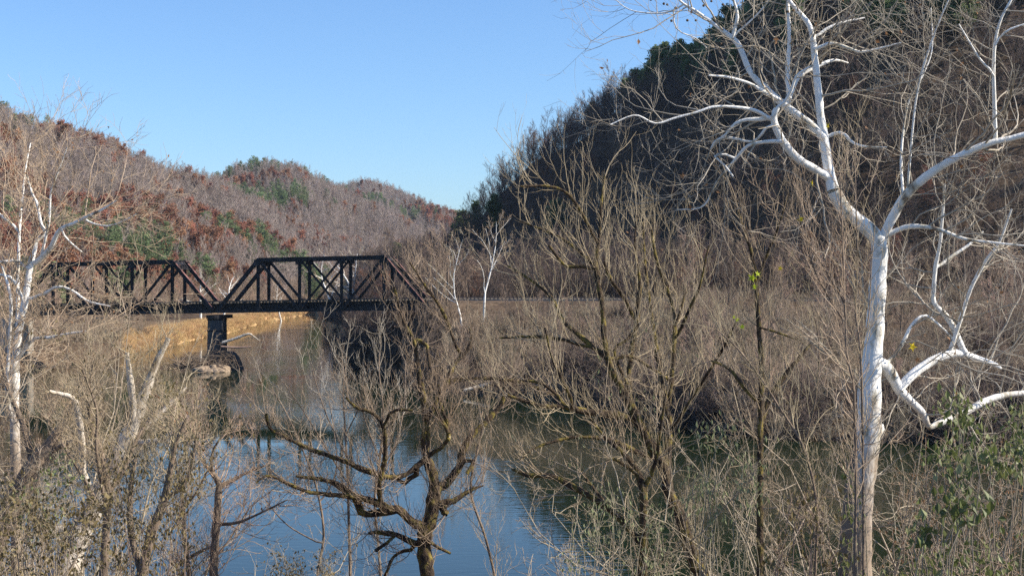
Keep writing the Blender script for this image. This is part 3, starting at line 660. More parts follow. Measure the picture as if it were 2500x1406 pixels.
for k in range(3):
    a, b, t_ = bare_proto('vs%d' % k, 14 + k, 350 + k, .34, (10, 7, 6, 4), .2, (35, 70), .22, .2, wood=M['sycamore'], twig=M['twig_rust'] if k else M['twig_pale'], sides=8, thick=1.9, crown_r=.55)
    vs.append((a, b))
# pines of the valley
for k, (X, d, s, lb) in enumerate([(300, 400, 1.0, 'broad green pine above the left truss span'), (335, 420, .85, 'shorter green pine right of the broad one above the left truss'), (262, 380, .8, 'green pine above the left truss, leftmost of the valley pines'),
                                   (398, 560, 1.05, 'small dark pine above the corner of the left truss'), (70, 330, 1.0, 'dark pine behind the white sycamore at the left edge'), (140, 350, .85, 'dark pine right behind the left white sycamore'), (610, 620, .8, 'distant small pine above the left end of the right truss')]):
    place('pine_tree', at(X, d), d, pn[k % 3], lb, 'pine tree', None, s)
# white sycamores beyond the bridge
for k, (X, d, s, rz, lb) in enumerate([(490, 390, 1.15, .4, 'white limbed sycamore behind the gap between the two truss spans'), (545, 430, 1.2, 2.1, 'white limbed sycamore rising behind the left end of the right truss'),
                                       (815, 420, 1.25, 4., 'pale sycamore behind the middle of the right truss'), (858, 335, 1.3, 1., 'tall pale sycamore behind the right truss, its trunk crossing the bracing'), (885, 325, 1.2, 3.3, 'tall pale sycamore just right of the tallest one behind the right truss'),
                                       (690, 520, 1., 5.1, 'small distant sycamore above the right truss')]):
    place('sycamore_tree', at(X, d), d, vs[k % 3], lb, 'tree', None, s, rz, z=ground_z(at(X, d), d) - .2)
for k, (X, d, s, rz, lb) in enumerate([(1177, 203, 1.0, 1.2, 'white trunked sycamore on the embankment right of the bridge, the taller of two'), (1128, 200, .8, 2.5, 'slim white trunked sycamore left of the taller one on the embankment')]):
    place('sycamore_tree', at(X, d), d, sy[(k + 1) % 3], lb, 'tree', None, s, rz)
# dark leaning trees at the waterside under the bridge's right end
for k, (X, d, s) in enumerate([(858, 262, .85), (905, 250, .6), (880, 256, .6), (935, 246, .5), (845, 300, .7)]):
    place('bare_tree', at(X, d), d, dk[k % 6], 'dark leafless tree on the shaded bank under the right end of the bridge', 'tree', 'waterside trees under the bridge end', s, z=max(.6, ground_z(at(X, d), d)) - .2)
# embankment trees and brush
sb = []
for k in range(5):
    a, b, t_ = bare_proto('sb%d' % k, 3.2 + k * .5, 360 + k, .035, (7, 6, 4), .7, (20, 45), .1, .12, wood=M['twig_grey'] if k % 2 else M['twig_brown'], twig=M['twig_grey'] if k % 2 else M['twig_brown'], sides=4, thick=.9, multi=9, crown_r=.42)
    sb.append(joined('brush_clump_%d' % k, [a, b], [M['twig_grey'] if k % 2 else M['twig_brown']] * 2))
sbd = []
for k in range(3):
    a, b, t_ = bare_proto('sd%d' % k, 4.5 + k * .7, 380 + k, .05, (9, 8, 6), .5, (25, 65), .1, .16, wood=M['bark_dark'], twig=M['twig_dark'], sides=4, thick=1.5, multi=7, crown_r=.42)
    sbd.append(joined('shade_dark_brush_%d' % k, [a, b], [M['bark_dark'], M['twig_dark']]))  # brush in dark bark colours, for the shaded parts of the bank
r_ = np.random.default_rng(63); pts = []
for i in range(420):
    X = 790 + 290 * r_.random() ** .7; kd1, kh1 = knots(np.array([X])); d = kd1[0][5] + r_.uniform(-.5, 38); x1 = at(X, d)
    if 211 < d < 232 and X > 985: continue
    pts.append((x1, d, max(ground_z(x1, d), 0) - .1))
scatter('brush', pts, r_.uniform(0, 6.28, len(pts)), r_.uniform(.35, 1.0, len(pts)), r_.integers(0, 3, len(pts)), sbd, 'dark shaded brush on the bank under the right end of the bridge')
pts = []; r_ = np.random.default_rng(62)
for i in range(5200):
    X = r_.uniform(860, 2650); kd1, kh1 = knots(np.array([X])); a0 = kd1[0][5] - .5; a1 = kd1[0][7] - 1
    d = a0 + (a1 - a0) * r_.random() if r_.random() < .8 else r_.uniform(kd1[0][8] + 2, kd1[0][8] + 30)
    x1 = at(X, d)
    if (X < 1045 and d > 214) or (X < 1600 and d > 206): continue
    pts.append((x1, d, max(ground_z(x1, d), -.05) - .1, ))
pts = pts[:3400]; pa = np.array(pts); nz = noise2(pa[:, 0], pa[:, 1], .11, 1.) + .35 * r_.normal(0, 1, len(pa)); ok = nz > -.75; pa = pa[ok]; nz = nz[ok]
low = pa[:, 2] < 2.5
pick = np.where((low & (r_.random(len(pa)) < .55)) | (nz > 1.05), r_.integers(5, 8, len(pa)), r_.integers(0, 5, len(pa)))  # darker clumps low by the water stand in for shade there
sc_ = (.35 + .45 * r_.random(len(pa)) + .22 * np.clip(nz, -1, 1.2)) * np.where((CX + F * pa[:, 0] / pa[:, 1] < 1650) & (pa[:, 2] > 7), .6, 1.)
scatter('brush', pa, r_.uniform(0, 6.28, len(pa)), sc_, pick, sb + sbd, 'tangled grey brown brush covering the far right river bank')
def tuft(name, n, h, seed, mat):
    r = np.random.default_rng(seed); S = r.normal(0, .35, (n, 3)) * (1, 1, 0); D = norm(r.normal(0, .35, (n, 3)) + np.array([0, 0, 1.])); L = h * r.uniform(.5, 1.2, n)
    P = np.stack([S, S + D * (L * .5)[:, None], S + D * L[:, None] + r.normal(0, .12, (n, 3)) * h], 1); t_ = Tubes(); t_.add(P, np.array([[.012, .010, .004]]).repeat(n, 0) * 1.6, 3); return t_.mesh(name, mat)
M['straw'] = mat_noise('straw_grass', [(.3, (.34, .215, .10)), (.7, (.56, .39, .20))], .8, .9, rand=.25)
tfs = [tuft('straw_tuft_%d' % k, 70, .8, 500 + k, M['straw']) for k in range(3)]
pts = []; r_ = np.random.default_rng(64)
for i in range(2600):
    X = r_.uniform(300, 780); kd1, kh1 = knots(np.array([X])); d = kd1[0][5] + r_.uniform(.3, 26); x1 = at(X, d); pts.append((x1, d, ground_z(x1, d) - .05))
scatter('grass', pts, r_.uniform(0, 6.28, len(pts)), r_.uniform(.6, 1.5, len(pts)), r_.integers(0, 3, len(pts)), tfs, 'straw coloured dry grass on the far left river bank')
pts = []
for i in range(360):
    X = r_.uniform(-300, 360); kd1, kh1 = knots(np.array([X])); d = kd1[0][5] + (12 + 34 * r_.random() ** 1.2); x1 = at(X, d); pts.append((x1, d, ground_z(x1, d) - .1))
scatter('brush', pts, r_.uniform(0, 6.28, len(pts)), r_.uniform(.3, .9, len(pts)), r_.integers(0, 5, len(pts)), sb, 'low brown brush along the tan far left river bank')
cnt = 0
for i in range(900):
    X = r_.uniform(1060, 2600); kd1, _ = knots(np.array([X])); d = r_.uniform(kd1[0][5] + 2, kd1[0][7] - 4) if r_.random() < .7 or X < 1750 else r_.uniform(kd1[0][8] + 1, min(kd1[0][10], 250)); x1 = at(X, d); key = ('e', int(x1 // 4.5), int(d // 6))
    if key in cell: continue
    cell[key] = 1; cnt += 1; front = d < 205
    pl = ('left of the mossy forked tree' if X < 1400 else 'behind the mossy forked tree' if X < 1720 else 'between the mossy tree and the big sycamore' if X < 2130 else 'right of the big sycamore trunk')
    lb = ('sunlit far bank ' if front else 'flat beyond the embankment ') + pl
    place('bare_tree', x1, d, br[cnt % 5], 'brown tree on the ' + lb, 'tree', 'trees on the ' + lb, ((r_.uniform(.2, .4) if X < 1650 else r_.uniform(.5, .9)) if front else r_.uniform(.7, 1.1)))
    if cnt >= 85: break

# ------------------------------------------------------------------ foreground trees traced limb by limb
def hero(kind, label, cat, d0, limbs, wood, twig, tw, depth=.35, seed=1, gnarl=0., sides=12, base_to_ground=True, group=None, yr=.0):
    """limbs: list of lists (X, y, radius px); first limb is the trunk. tw = dict(dens, L, k2, k3, up, r)"""
    global rng
    rng = np.random.default_rng(seed); samples = []; trunk = Tubes(); crown = Tubes(); lims = []
    for li, pts in enumerate(limbs):
        pts = [tuple(p) for p in pts]
        if li == 0 and base_to_ground:      # carry the trunk down to the ground
            p0 = pts[0]; x0 = at(p0[0], d0); gz = ground_z(x0, d0) - .4; yg = HY - (gz - CAMZ) / d0 * F
            if yg > p0[1] + 20: pts = [(p0[0] + (p0[0] - pts[1][0]) * .3, yg, p0[2] * 1.25)] + pts
        n = max(5, int(sum(math.dist(pts[i][:2], pts[i + 1][:2]) for i in range(len(pts) - 1)) / 14)); q, Lpx = catmull(pts, min(n, 90))
        if li == 0: d_s = d0; slope = rng.uniform(-.05, .05)
        else:
            S = np.array(samples); j = np.argmin(np.hypot(S[:, 0] - q[0, 0], S[:, 1] - q[0, 1])); d_s = S[j, 2]; slope = rng.uniform(.35, 1) * rng.choice([-1, 1]) * depth
            if math.hypot(S[j, 0] - q[0, 0], S[j, 1] - q[0, 1]) < 22: q[0, :2] = S[j, :2]
        s = np.concatenate([[0], np.cumsum(np.hypot(np.diff(q[:, 0]), np.diff(q[:, 1])))]) / F * d0
        dz = d_s + slope * s + .12 * depth * np.sin(s * 2.1 + li)
        if li == 0: dz = np.full(len(q), d0) + .04 * np.sin(s)
        P = np.array([px(q[i, 0], q[i, 1], dz[i]) for i in range(len(q))]); R = np.maximum(np.abs(q[:, 2]), .6) * dz / F
        if gnarl:
            m = len(P); R = R * (1 + gnarl * (np.sin(np.arange(m) * 1.3 + li) * .5 + rng.normal(0, .5, m))); P = P + rng.normal(0, 1, P.shape) * (R * gnarl * .6)[:, None]
        samples += [(q[i, 0], q[i, 1], dz[i]) for i in range(len(q))]
        trunk.add(P[None], R[None], sides if R.max() > .03 else 6); lims.append((P, R))
    base = lims[0][0][0].copy()
    # ragged radius ring detail keeps silhouettes from reading as pipes
    tips = []
    for li, (P, R) in enumerate(lims):
        L = np.linalg.norm(np.diff(P, axis=0), axis=1).sum(); k = max(2, int(L * tw['dens'] * (1. if li else tw.get('trunkdens', .3))))
        S, D, Lc, Rc = kids(P[None], R[None], np.array([1.]), k, .12 if li else .45, 1., tw.get('ang', (30, 75)), (1, 1), .5, 1)
        Lc = tw['L'] * rng.uniform(.35, 1.25, k); Rc = np.minimum(Rc, tw['r'] * rng.uniform(.6, 1.3, k))
        P1, R1 = grow(S, D, Lc, Rc, 8, tw.get('wander', .15), tw['up'], .35); crown.add(P1, R1, 5)
        S, D, L2, R2 = kids(P1, R1, Lc, tw['k2'], .15, 1., (25, 60), (.35, .7), .6, .6); R2 = np.maximum(R2, tw.get('rmin', .0022) * 1.3)
        P2, R2 = grow(S, D, L2, R2, 4, tw.get('wander', .15), tw['up'] * .8, .5); crown.add(P2, R2, 4)
        S, D, L3, R3 = kids(P2, R2, L2, tw['k3'], .2, 1., (25, 60), (.35, .75), .65, .7); R3 = np.maximum(R3, tw.get('rmin', .0022))
        P3, R3 = grow(S, D, L3, R3, 3, .12, tw['up'] * .6, .6); crown.add(P3, R3, 3); tips.append(P3[:, -1])
    root = empty(kind, tuple(base), label, cat, group)
    link('trunk', trunk.mesh('trunk', wood, base), root); link('crown', crown.mesh('crown', twig, base), root)
    return root, base, np.concatenate(tips), lims, samples
def lobed_leaf(parent, base, X, y, d, size, mat, seed):
    r = np.random.default_rng(seed); n = 10; V = [(0, 0, 0)]
    for k in range(n * 2):
        a = k / (n * 2) * 6.283; rad = size * (1 if k % 4 == 0 else (.55 if k % 2 == 0 else .42)) * (1 - .25 * (abs(a - 3.14) < .5)); V.append((rad * math.sin(a), .12 * rad * math.cos(3 * a), rad * math.cos(a)))
    Fq = [(0, k + 1, (k + 1) % (n * 2) + 1) for k in range(n * 2)]
    o = poly_part('leaf', V, Fq, mat, parent, tuple(px(X, y, d) - base), False); o.rotation_euler = (r.uniform(-.5, .5), r.uniform(0, 6.28), r.uniform(-.7, .7)); return o

SYC = [[(2094, 1500, 37.72), (2094, 1406, 34.96), (2096, 1300, 33.12), (2106, 1180, 30.36), (2118, 1080, 29.44), (2121, 1050, 31.28), (2122, 1010, 28.52), (2123, 960, 28.52), (2126, 900, 25.5), (2132, 850, 22.95), (2138, 780, 21.25), (2143, 700, 19.97), (2147, 630, 19.55), (2145, 590, 18.7), (2120, 560, 17.85), (2060, 508, 17), (2035, 465, 15.3)],
       [(2035, 465, 14.45), (2024, 420, 12.75), (2015, 360, 11.9), (2005, 300, 10.2), (1997, 220, 8.925), (1988, 140, 8.075), (1980, 75, 6.8), (1958, 40, 6), (1930, 8, 5), (1905, -40, 4)],
       [(2150, 600, 11.9), (2160, 570, 11.4), (2182, 525, 11.4), (2210, 480, 11.4), (2250, 440, 10.64), (2300, 405, 9.88), (2350, 378, 9.12), (2410, 352, 8.36), (2460, 340, 6.84), (2500, 330, 7.5), (2580, 305, 6)],
       [(2030, 440, 11.05), (1990, 415, 10.2), (1950, 390, 10.2), (1915, 352, 9.35), (1895, 315, 9.35), (1888, 285, 8.5), (1898, 262, 6.8)],
       [(2010, 335, 10.2), (1965, 295, 10.2), (1915, 258, 9.35), (1870, 218, 8.5), (1832, 178, 6.8), (1803, 112, 7), (1780, 88, 6), (1745, 62, 4.5), (1700, 30, 4), (1665, 8, 3), (1640, -20, 2)],
       [(1788, 92, 5), (1800, 40, 4.2), (1790, 0, 3), (1780, -50, 2)],
       [(1672, 12, 2.2), (1625, 32, 2), (1570, 32, 1.6), (1530, 22, 1.3), (1498, -4, 1)],
       [(1790, 88, 3), (1840, 45, 2.2), (1880, 0, 1.6)],
       [(1640, 36, 1.8), (1655, 75, 1.6), (1700, 95, 1.4), (1725, 118, 1.1)],
       [(1888, 285, 7), (1855, 292, 6), (1822, 293, 4.5), (1795, 302, 3.5), (1770, 330, 2.5), (1745, 345, 2)],
       [(1880, 290, 5), (1840, 270, 5), (1790, 262, 4), (1740, 262, 3.6), (1700, 275, 3.2), (1650, 288, 3), (1600, 302, 2.6), (1550, 282, 2), (1490, 305, 1.6)],
       [(1900, 345, 6), (1860, 348, 5), (1825, 357, 4.5), (1795, 390, 3.6), (1750, 445, 2.8), (1725, 495, 2.2), (1700, 510, 1.6), (1650, 512, 1)],
       [(1880, 300, 4), (1840, 345, 3), (1790, 338, 4), (1750, 342, 3), (1735, 365, 2)],
       [(1790, 378, 3), (1745, 380, 3), (1770, 405, 2.6), (1790, 432, 2)],
       [(2430, 349, 5.5), (2427, 250, 5), (2425, 180, 4.6), (2428, 110, 4), (2442, 50, 3.4), (2468, 0, 3), (2480, -40, 2)],
       [(2160, 580, 6.84), (2190, 562, 6.08), (2230, 553, 6.5), (2290, 560, 5), (2350, 582, 4), (2420, 592, 3), (2500, 600, 2)],
       [(2130, 885, 20.4), (2162, 895, 15.58), (2182, 925, 13.94), (2198, 955, 12.3), (2230, 985, 9.84), (2254, 1010, 8.61), (2268, 1042, 7.38), (2290, 1034, 7.79), (2350, 1010, 8.61), (2400, 982, 8.61), (2450, 965, 7.79), (2520, 958, 6.56)],
       [(2195, 955, 9.84), (2222, 920, 11.48), (2268, 886, 11.48), (2318, 864, 10.66), (2350, 864, 9.84), (2390, 876, 7.38), (2432, 892, 6), (2445, 900, 3)],
       [(2355, 864, 8.2), (2342, 832, 7.225), (2325, 795, 7.5), (2302, 762, 6.5), (2280, 740, 6), (2280, 700, 5.4), (2284, 650, 5), (2294, 600, 4), (2300, 540, 3.4), (2306, 450, 2.4)],
       [(2318, 862, 5), (2345, 780, 5), (2372, 700, 4.4), (2408, 635, 3.8), (2440, 590, 3), (2470, 510, 2)],
       [(2284, 655, 4.5), (2325, 625, 4.2), (2365, 598, 3.4), (2400, 565, 2.2)],
       [(2172, 885, 5), (2205, 835, 4.4), (2225, 795, 4), (2258, 770, 3.4), (2300, 800, 2.6), (2330, 830, 2)],
       [(1930, 255, 6), (1922, 190, 5.5), (1926, 100, 4.5), (1924, 20, 4), (1922, -40, 3)],
       [(1930, 235, 5), (1950, 190, 4), (1990, 165, 5), (2035, 148, 4), (2070, 155, 2)],
       [(1993, 120, 5), (2030, 107, 5), (2070, 118, 4.4), (2100, 128, 3.6), (2150, 118, 2.6), (2200, 105, 1.6)],
       [(1990, 95, 3.4), (2020, 70, 4), (2060, 55, 3), (2110, 45, 2)],
       [(2018, 332, 5), (2055, 325, 4.4), (2080, 348, 3.6), (2110, 358, 2.6), (2165, 360, 1.8)],
       [(1925, 255, 6), (1870, 228, 5), (1830, 205, 4), (1780, 190, 3), (1730, 185, 2)],
       [(1905, 265, 4), (1930, 225, 3.4), (1945, 185, 3), (1985, 160, 2.4)],
       [(2427, 180, 3), (2395, 150, 2.6), (2370, 110, 2), (2340, 60, 1.5)],
       [(2426, 105, 3), (2460, 75, 2.6), (2500, 60, 2)],
       [(2215, 470, 3.2), (2222, 380, 3), (2235, 250, 2.4), (2255, 160, 2.6), (2290, 60, 2), (2320, -10, 1.5)],
       [(2205, 480, 3.5), (2200, 380, 3.2), (2215, 260, 2.6), (2250, 190, 2), (2275, 120, 1.6), (2272, 20, 1.2)],
       [(2125, 1065, 14.72), (2148, 1050, 11.04), (2152, 1035, 5)]]
TWS = dict(dens=5.2, L=1.35, k2=5, k3=3, up=.3, wander=.2, r=.013, trunkdens=.12, ang=(30, 80), rmin=.0019)
M['syc_low'] = low_bark(5.3, 6.9, 'sycamore_bark_brown_foot')
root, base, tips, lims, smp = hero('sycamore_tree', 'big white barked sycamore forking high, nearest tree at the right', 'tree', 17.5, SYC, M['syc_low'], M['twig_pale'], TWS, .4, 11, sides=18, gnarl=.05)
q, _ = catmull([(2068, 1520, 26), (2070, 1406, 23), (2073, 1300, 21), (2079, 1200, 17), (2087, 1130, 13), (2096, 1070, 8), (2104, 1020, 3)], 30)  # dark stem added to stand in for the trunk's shaded left side
sP = np.array([px(a[0], a[1], 17.45) for a in q]); st_ = Tubes(); st_.add(sP[None], (q[:, 2] * 17.45 / F * (1 + rng.normal(0, .05, 30)))[None], 12); link('shade_side_stem', st_.mesh('shade_side_stem', M['bark'], base), root)
# seed balls near the top left limbs
ball = bpy.data.meshes.new('seed_ball'); import bmesh
bm = bmesh.new(); bmesh.ops.create_icosphere(bm, subdivisions=2, radius=.017); bm.to_mesh(ball); bm.free(); ball.materials.append(M['seed'])
rb = np.random.default_rng(5); up_t = tips[(tips[:, 2] > CAMZ + 3.1) & (tips[:, 0] < 3.6) & (tips[:, 0] > 1.75)]; rb.shuffle(up_t)
for p in up_t[:62]: o = link('seed_ball', ball, root); o.location = tuple(p - base - [0, 0, .02])
for k, (X, y, s, mt) in enumerate([(2228, 846, .07, 'leaf_yellow'), (2240, 878, .05, 'leaf_brown'), (2020, 308, .05, 'leaf_yellow'), (1982, 448, .05, 'leaf_yellow'), (2115, 312, .04, 'leaf_brown'), (1666, 430, .05, 'leaf_brown'), (1955, 536, .055, 'leaf_yellow')]):
    o = lobed_leaf(root, base, X, y, 17.3, s, M[mt], k); o['label'] = 'yellow lobed leaf' if mt == 'leaf_yellow' else 'brown curled leaf'
lowtips = tips[rb.random(len(tips)) < .035]; link('withered_leaves', leaf_mesh('withered_leaves', lowtips, .06, M['leaf_brown'], .4, 3, base, .7), root)

LS = [[(40, 1250, 13.6), (36, 1050, 11.56), (36, 900, 10.2), (46, 810, 9.18), (60, 740, 8.5), (68, 690, 8.16), (76, 640, 7.48), (86, 605, 5.44), (90, 585, 4.76), (112, 570, 4.08), (100, 545, 3.825), (92, 500, 3.4), (78, 470, 2.55), (66, 425, 1.7)],
      [(74, 650, 6.8), (98, 632, 6.12), (125, 602, 5.78), (145, 562, 5.1), (180, 546, 4.42), (212, 530, 4.25), (250, 512, 2.975), (285, 490, 1.7)],
      [(205, 533, 3.4), (225, 545, 2.125), (265, 552, 2.125), (300, 540, 1.7), (335, 522, 1.19)],
      [(60, 735, 4.08), (110, 716, 4.25), (140, 700, 3.4), (175, 708, 2.975), (215, 735, 2.55), (270, 748, 1.7)],
      [(36, 885, 4.76), (80, 830, 3.74), (120, 824, 3.825), (165, 815, 2.975), (210, 808, 1.7)],
      [(70, 660, 4.08), (40, 637, 4.08), (0, 640, 4.25), (-60, 620, 3.4)],
      [(45, 960, 4.08), (42, 830, 4.25), (44, 700, 3.91), (48, 560, 3.4), (62, 420, 2.125), (75, 350, 1.275)],
      [(40, 1080, 5.44), (18, 960, 4.76), (22, 850, 4.08), (26, 730, 3.825), (5, 650, 2.55)],
      [(46, 560, 3.4), (20, 540, 3.4), (-30, 500, 2.55)], [(100, 630, 3.4), (120, 540, 2.975), (125, 470, 2.55), (150, 400, 1.7), (165, 360, 1.02)],
      [(60, 740, 3.4), (30, 680, 3.4), (-10, 670, 2.55)], [(145, 560, 2.55), (170, 590, 2.21), (200, 615, 1.7)]]
M['syc_low_far'] = low_bark(7.5, 10.5, 'sycamore_bark_brown_base')
TWL = dict(dens=3.6, L=2.4, k2=6, k3=4, up=.5, r=.02, trunkdens=.5, ang=(25, 70), rmin=.0048)
hr, hb, tl, _, _ = hero('sycamore_tree', 'white barked sycamore at the left edge in front of the bridge', 'tree', 45, LS, M['syc_low_far'], M['twig_tan'], TWL, .5, 12)
link('withered_leaves', leaf_mesh('withered_leaves', tl[rng.random(len(tl)) < .08], .09, M['leaf_brown'], .3, 8, hb, .7), hr)

TWM = dict(dens=12, L=1.0, k2=5, k3=2, up=1.25, r=.0085, trunkdens=.5, ang=(25, 65), rmin=.0024)
MG = [[(1045, 1480, 19.78), (1042, 1406, 18.06), (1036, 1320, 17.2), (1050, 1262, 17.2), (1062, 1200, 14.62), (1054, 1148, 12.9), (1040, 1110, 10.32), (1040, 1040, 10.32), (1034, 975, 8.6), (1022, 905, 6.02), (1010, 830, 5.16), (985, 785, 3.87), (962, 700, 3)],
      [(1068, 1195, 11.18), (1100, 1170, 10.32), (1122, 1138, 9.46), (1129, 1105, 9.46), (1152, 1063, 8.6), (1199, 1016, 7.31), (1227, 979, 5.16), (1232, 930, 3)],
      [(1072, 1232, 9.46), (1105, 1224, 8.6), (1130, 1208, 6.02), (1160, 1192, 4), (1180, 1185, 2)], [(1075, 1240, 8.6), (1086, 1252, 9.46), (1088, 1258, 5.16)],
      [(1045, 1285, 12.04), (1010, 1277, 10.32), (974, 1245, 11.18), (930, 1250, 10.32), (886, 1253, 9.46), (868, 1218, 9.46), (828, 1186, 7.74), (785, 1170, 5.16), (721, 1162, 3.5)],
      [(960, 1248, 8.6), (915, 1225, 8.6), (870, 1212, 8.6), (844, 1210, 6.88), (790, 1206, 5.16), (745, 1198, 4.3), (698, 1178, 4), (655, 1160, 3), (625, 1178, 2)],
      [(1040, 1120, 8.6), (1000, 1152, 6.88), (963, 1166, 6.02), (895, 1150, 6.88), (848, 1127, 6.45), (800, 1111, 6.02), (745, 1091, 5.16), (698, 1067, 4.3), (658, 1044, 4), (650, 1010, 3)],
      [(1030, 1330, 9.46), (1000, 1322, 7.74), (970, 1305, 6.88), (935, 1300, 6.02), (899, 1301, 4.3)], [(1020, 1340, 5.16), (985, 1345, 4.3), (960, 1360, 4), (940, 1406, 4.3)],
      [(970, 1300, 4.3), (945, 1325, 4.3), (915, 1345, 4)],
      [(935, 1248, 6.88), (925, 1190, 6.02), (940, 1110, 5.59), (935, 1040, 5.16), (905, 1005, 4.3), (870, 995, 4), (845, 970, 2.5)],
      [(936, 1045, 4.3), (955, 1005, 3.87), (985, 1000, 3.5), (1008, 1002, 2.5)],
      [(1040, 1030, 8.6), (1062, 985, 8.17), (1090, 935, 7.74), (1130, 925, 5.16), (1199, 923, 4.3), (1258, 930, 3.87), (1310, 945, 4), (1355, 966, 3)],
      [(1088, 935, 6.88), (1112, 885, 6.02), (1150, 842, 5.16), (1148, 800, 3)], [(1010, 830, 4.3), (1040, 838, 5.16), (1046, 870, 4.3), (1050, 900, 3)],
      [(1045, 1110, 6.02), (1080, 1090, 5.16), (1095, 1060, 5.16), (1070, 1010, 3.87), (1060, 985, 4)],
      [(1100, 1085, 5.16), (1092, 1035, 4.3), (1075, 985, 4.3), (1072, 940, 3)],
      [(1122, 1138, 5.16), (1140, 1122, 5.16), (1155, 1130, 5.16), (1140, 1155, 4)],
      [(1030, 1150, 6.88), (1005, 1165, 6.02), (985, 1180, 5.16), (960, 1160, 4), (930, 1165, 3)], [(1120, 860, 4), (1080, 760, 4), (1040, 700, 3), (1000, 640, 2)],
      [(1100, 1350, 3), (1060, 1330, 4), (1020, 1300, 4.3)]]
hero('gnarled_tree', 'gnarled mossy tree with crooked limbs over the blue water', 'tree', 30, MG, M['moss'], M['twig_tan'], TWM, .5, 13, gnarl=.16)
KT = [[(1720, 1480, 18.58), (1695, 1370, 16.25), (1674, 1305, 15.48), (1655, 1245, 14.71), (1634, 1206, 14.71), (1626, 1158, 13.16), (1610, 1119, 13.16), (1582, 1075, 11.61), (1555, 1020, 11.61), (1535, 980, 10.84), (1515, 941, 10.06), (1495, 909, 10.06), (1484, 874, 9.288)],
      [(1486, 872, 6.966), (1450, 850, 6.192), (1430, 832, 6.192), (1392, 800, 5.418), (1375, 782, 4.644), (1345, 725, 4), (1290, 680, 3), (1240, 650, 2)],
      [(1484, 874, 6.966), (1476, 830, 6.579), (1470, 745, 6.579), (1460, 690, 6.192), (1455, 645, 5.418), (1463, 580, 3.87), (1468, 500, 3.4), (1476, 430, 2)],
      [(1458, 655, 3.87), (1400, 602, 4), (1350, 572, 3), (1270, 540, 2)], [(1456, 660, 4.644), (1420, 650, 4.644), (1380, 648, 3.87), (1340, 600, 3)],
      [(1462, 600, 3.87), (1420, 520, 3.956), (1385, 472, 4), (1340, 455, 3), (1270, 455, 2)],
      [(1540, 990, 6.966), (1536, 940, 6.966), (1540, 870, 6.966), (1552, 800, 6.966), (1558, 745, 6.192), (1562, 690, 3.87), (1550, 600, 3), (1555, 520, 2)],
      [(1553, 790, 3.87), (1525, 730, 3.87), (1490, 680, 4), (1475, 640, 3)],
      [(1628, 1160, 10.06), (1632, 1060, 9.288), (1626, 985, 8.514), (1612, 905, 6.966), (1600, 830, 5.418), (1590, 760, 3.87), (1575, 640, 3), (1570, 540, 2)],
      [(1632, 1000, 5.418), (1642, 900, 5.418), (1648, 810, 5.031), (1642, 745, 3.87), (1605, 640, 4), (1590, 560, 2.5)],
      [(1650, 830, 3.87), (1690, 740, 4), (1708, 700, 3), (1730, 600, 2)], [(1648, 800, 3), (1668, 735, 3.4), (1672, 700, 2)],
      [(1640, 1050, 4), (1700, 955, 3.784), (1760, 860, 3.4), (1800, 780, 2)],
      [(1610, 1119, 7.74), (1560, 1105, 6.966), (1500, 1076, 6.192), (1440, 1066, 3.87), (1380, 1070, 4), (1310, 1092, 3), (1270, 1120, 2)],
      [(1560, 1022, 10.06), (1520, 1016, 10.06), (1475, 1010, 9.288), (1410, 1000, 7.74), (1370, 992, 6.192), (1320, 990, 4.644), (1240, 965, 4)],
      [(1378, 995, 5.418), (1360, 965, 3.87), (1320, 935, 4), (1270, 928, 3)], [(1440, 850, 3.87), (1380, 830, 4), (1320, 822, 4), (1270, 822, 3), (1220, 825, 2)],
      [(1400, 985, 4), (1380, 940, 4), (1350, 880, 3), (1330, 800, 2)], [(1545, 970, 4.644), (1500, 860, 4), (1530, 830, 4), (1560, 790, 2)],
      [(1484, 880, 4.644), (1540, 870, 3.87), (1600, 905, 3.87), (1640, 930, 4)]]
TWK = dict(dens=7, L=1.2, k2=4, k3=2, up=1.5, r=.0075, trunkdens=.7, ang=(20, 60), rmin=.002)
hero('mossy_tree', 'mossy tree with forked trunk and dense upright shoots right of centre', 'tree', 24, KT, M['moss'], M['twig_tan'], TWK, .5, 14, gnarl=.12)
K3 = [[(1572, 1480, 13), (1570, 1406, 12), (1571, 1285, 11), (1570, 1206, 10), (1556, 1150, 8), (1520, 1105, 6), (1480, 1070, 4), (1440, 1020, 2)],
      [(1568, 1330, 8), (1510, 1262, 8), (1442, 1212, 8), (1400, 1190, 8), (1345, 1162, 7), (1290, 1160, 6), (1250, 1145, 3)],
      [(1570, 1200, 7), (1600, 1130, 5), (1610, 1060, 4), (1625, 960, 2)], [(1560, 1160, 5), (1500, 1120, 4), (1478, 1130, 3)], [(1500, 1255, 4), (1440, 1180, 4), (1420, 1150, 2)]]
hr, hb, tk, _, _ = hero('mossy_tree', 'small mossy tree with low limb reaching left over the water', 'tree', 23, K3, M['moss'], M['twig_tan'], dict(TWK, dens=7, up=.5), .4, 15, gnarl=.12)
sel = np.repeat(tk[rng.random(len(tk)) < .07], 2, 0); link('drooping_leaves', leaf_mesh('drooping_leaves', sel + rng.normal(0, .05, sel.shape), .075, M['leaf_pale'], 1., 4, hb, .35), hr)
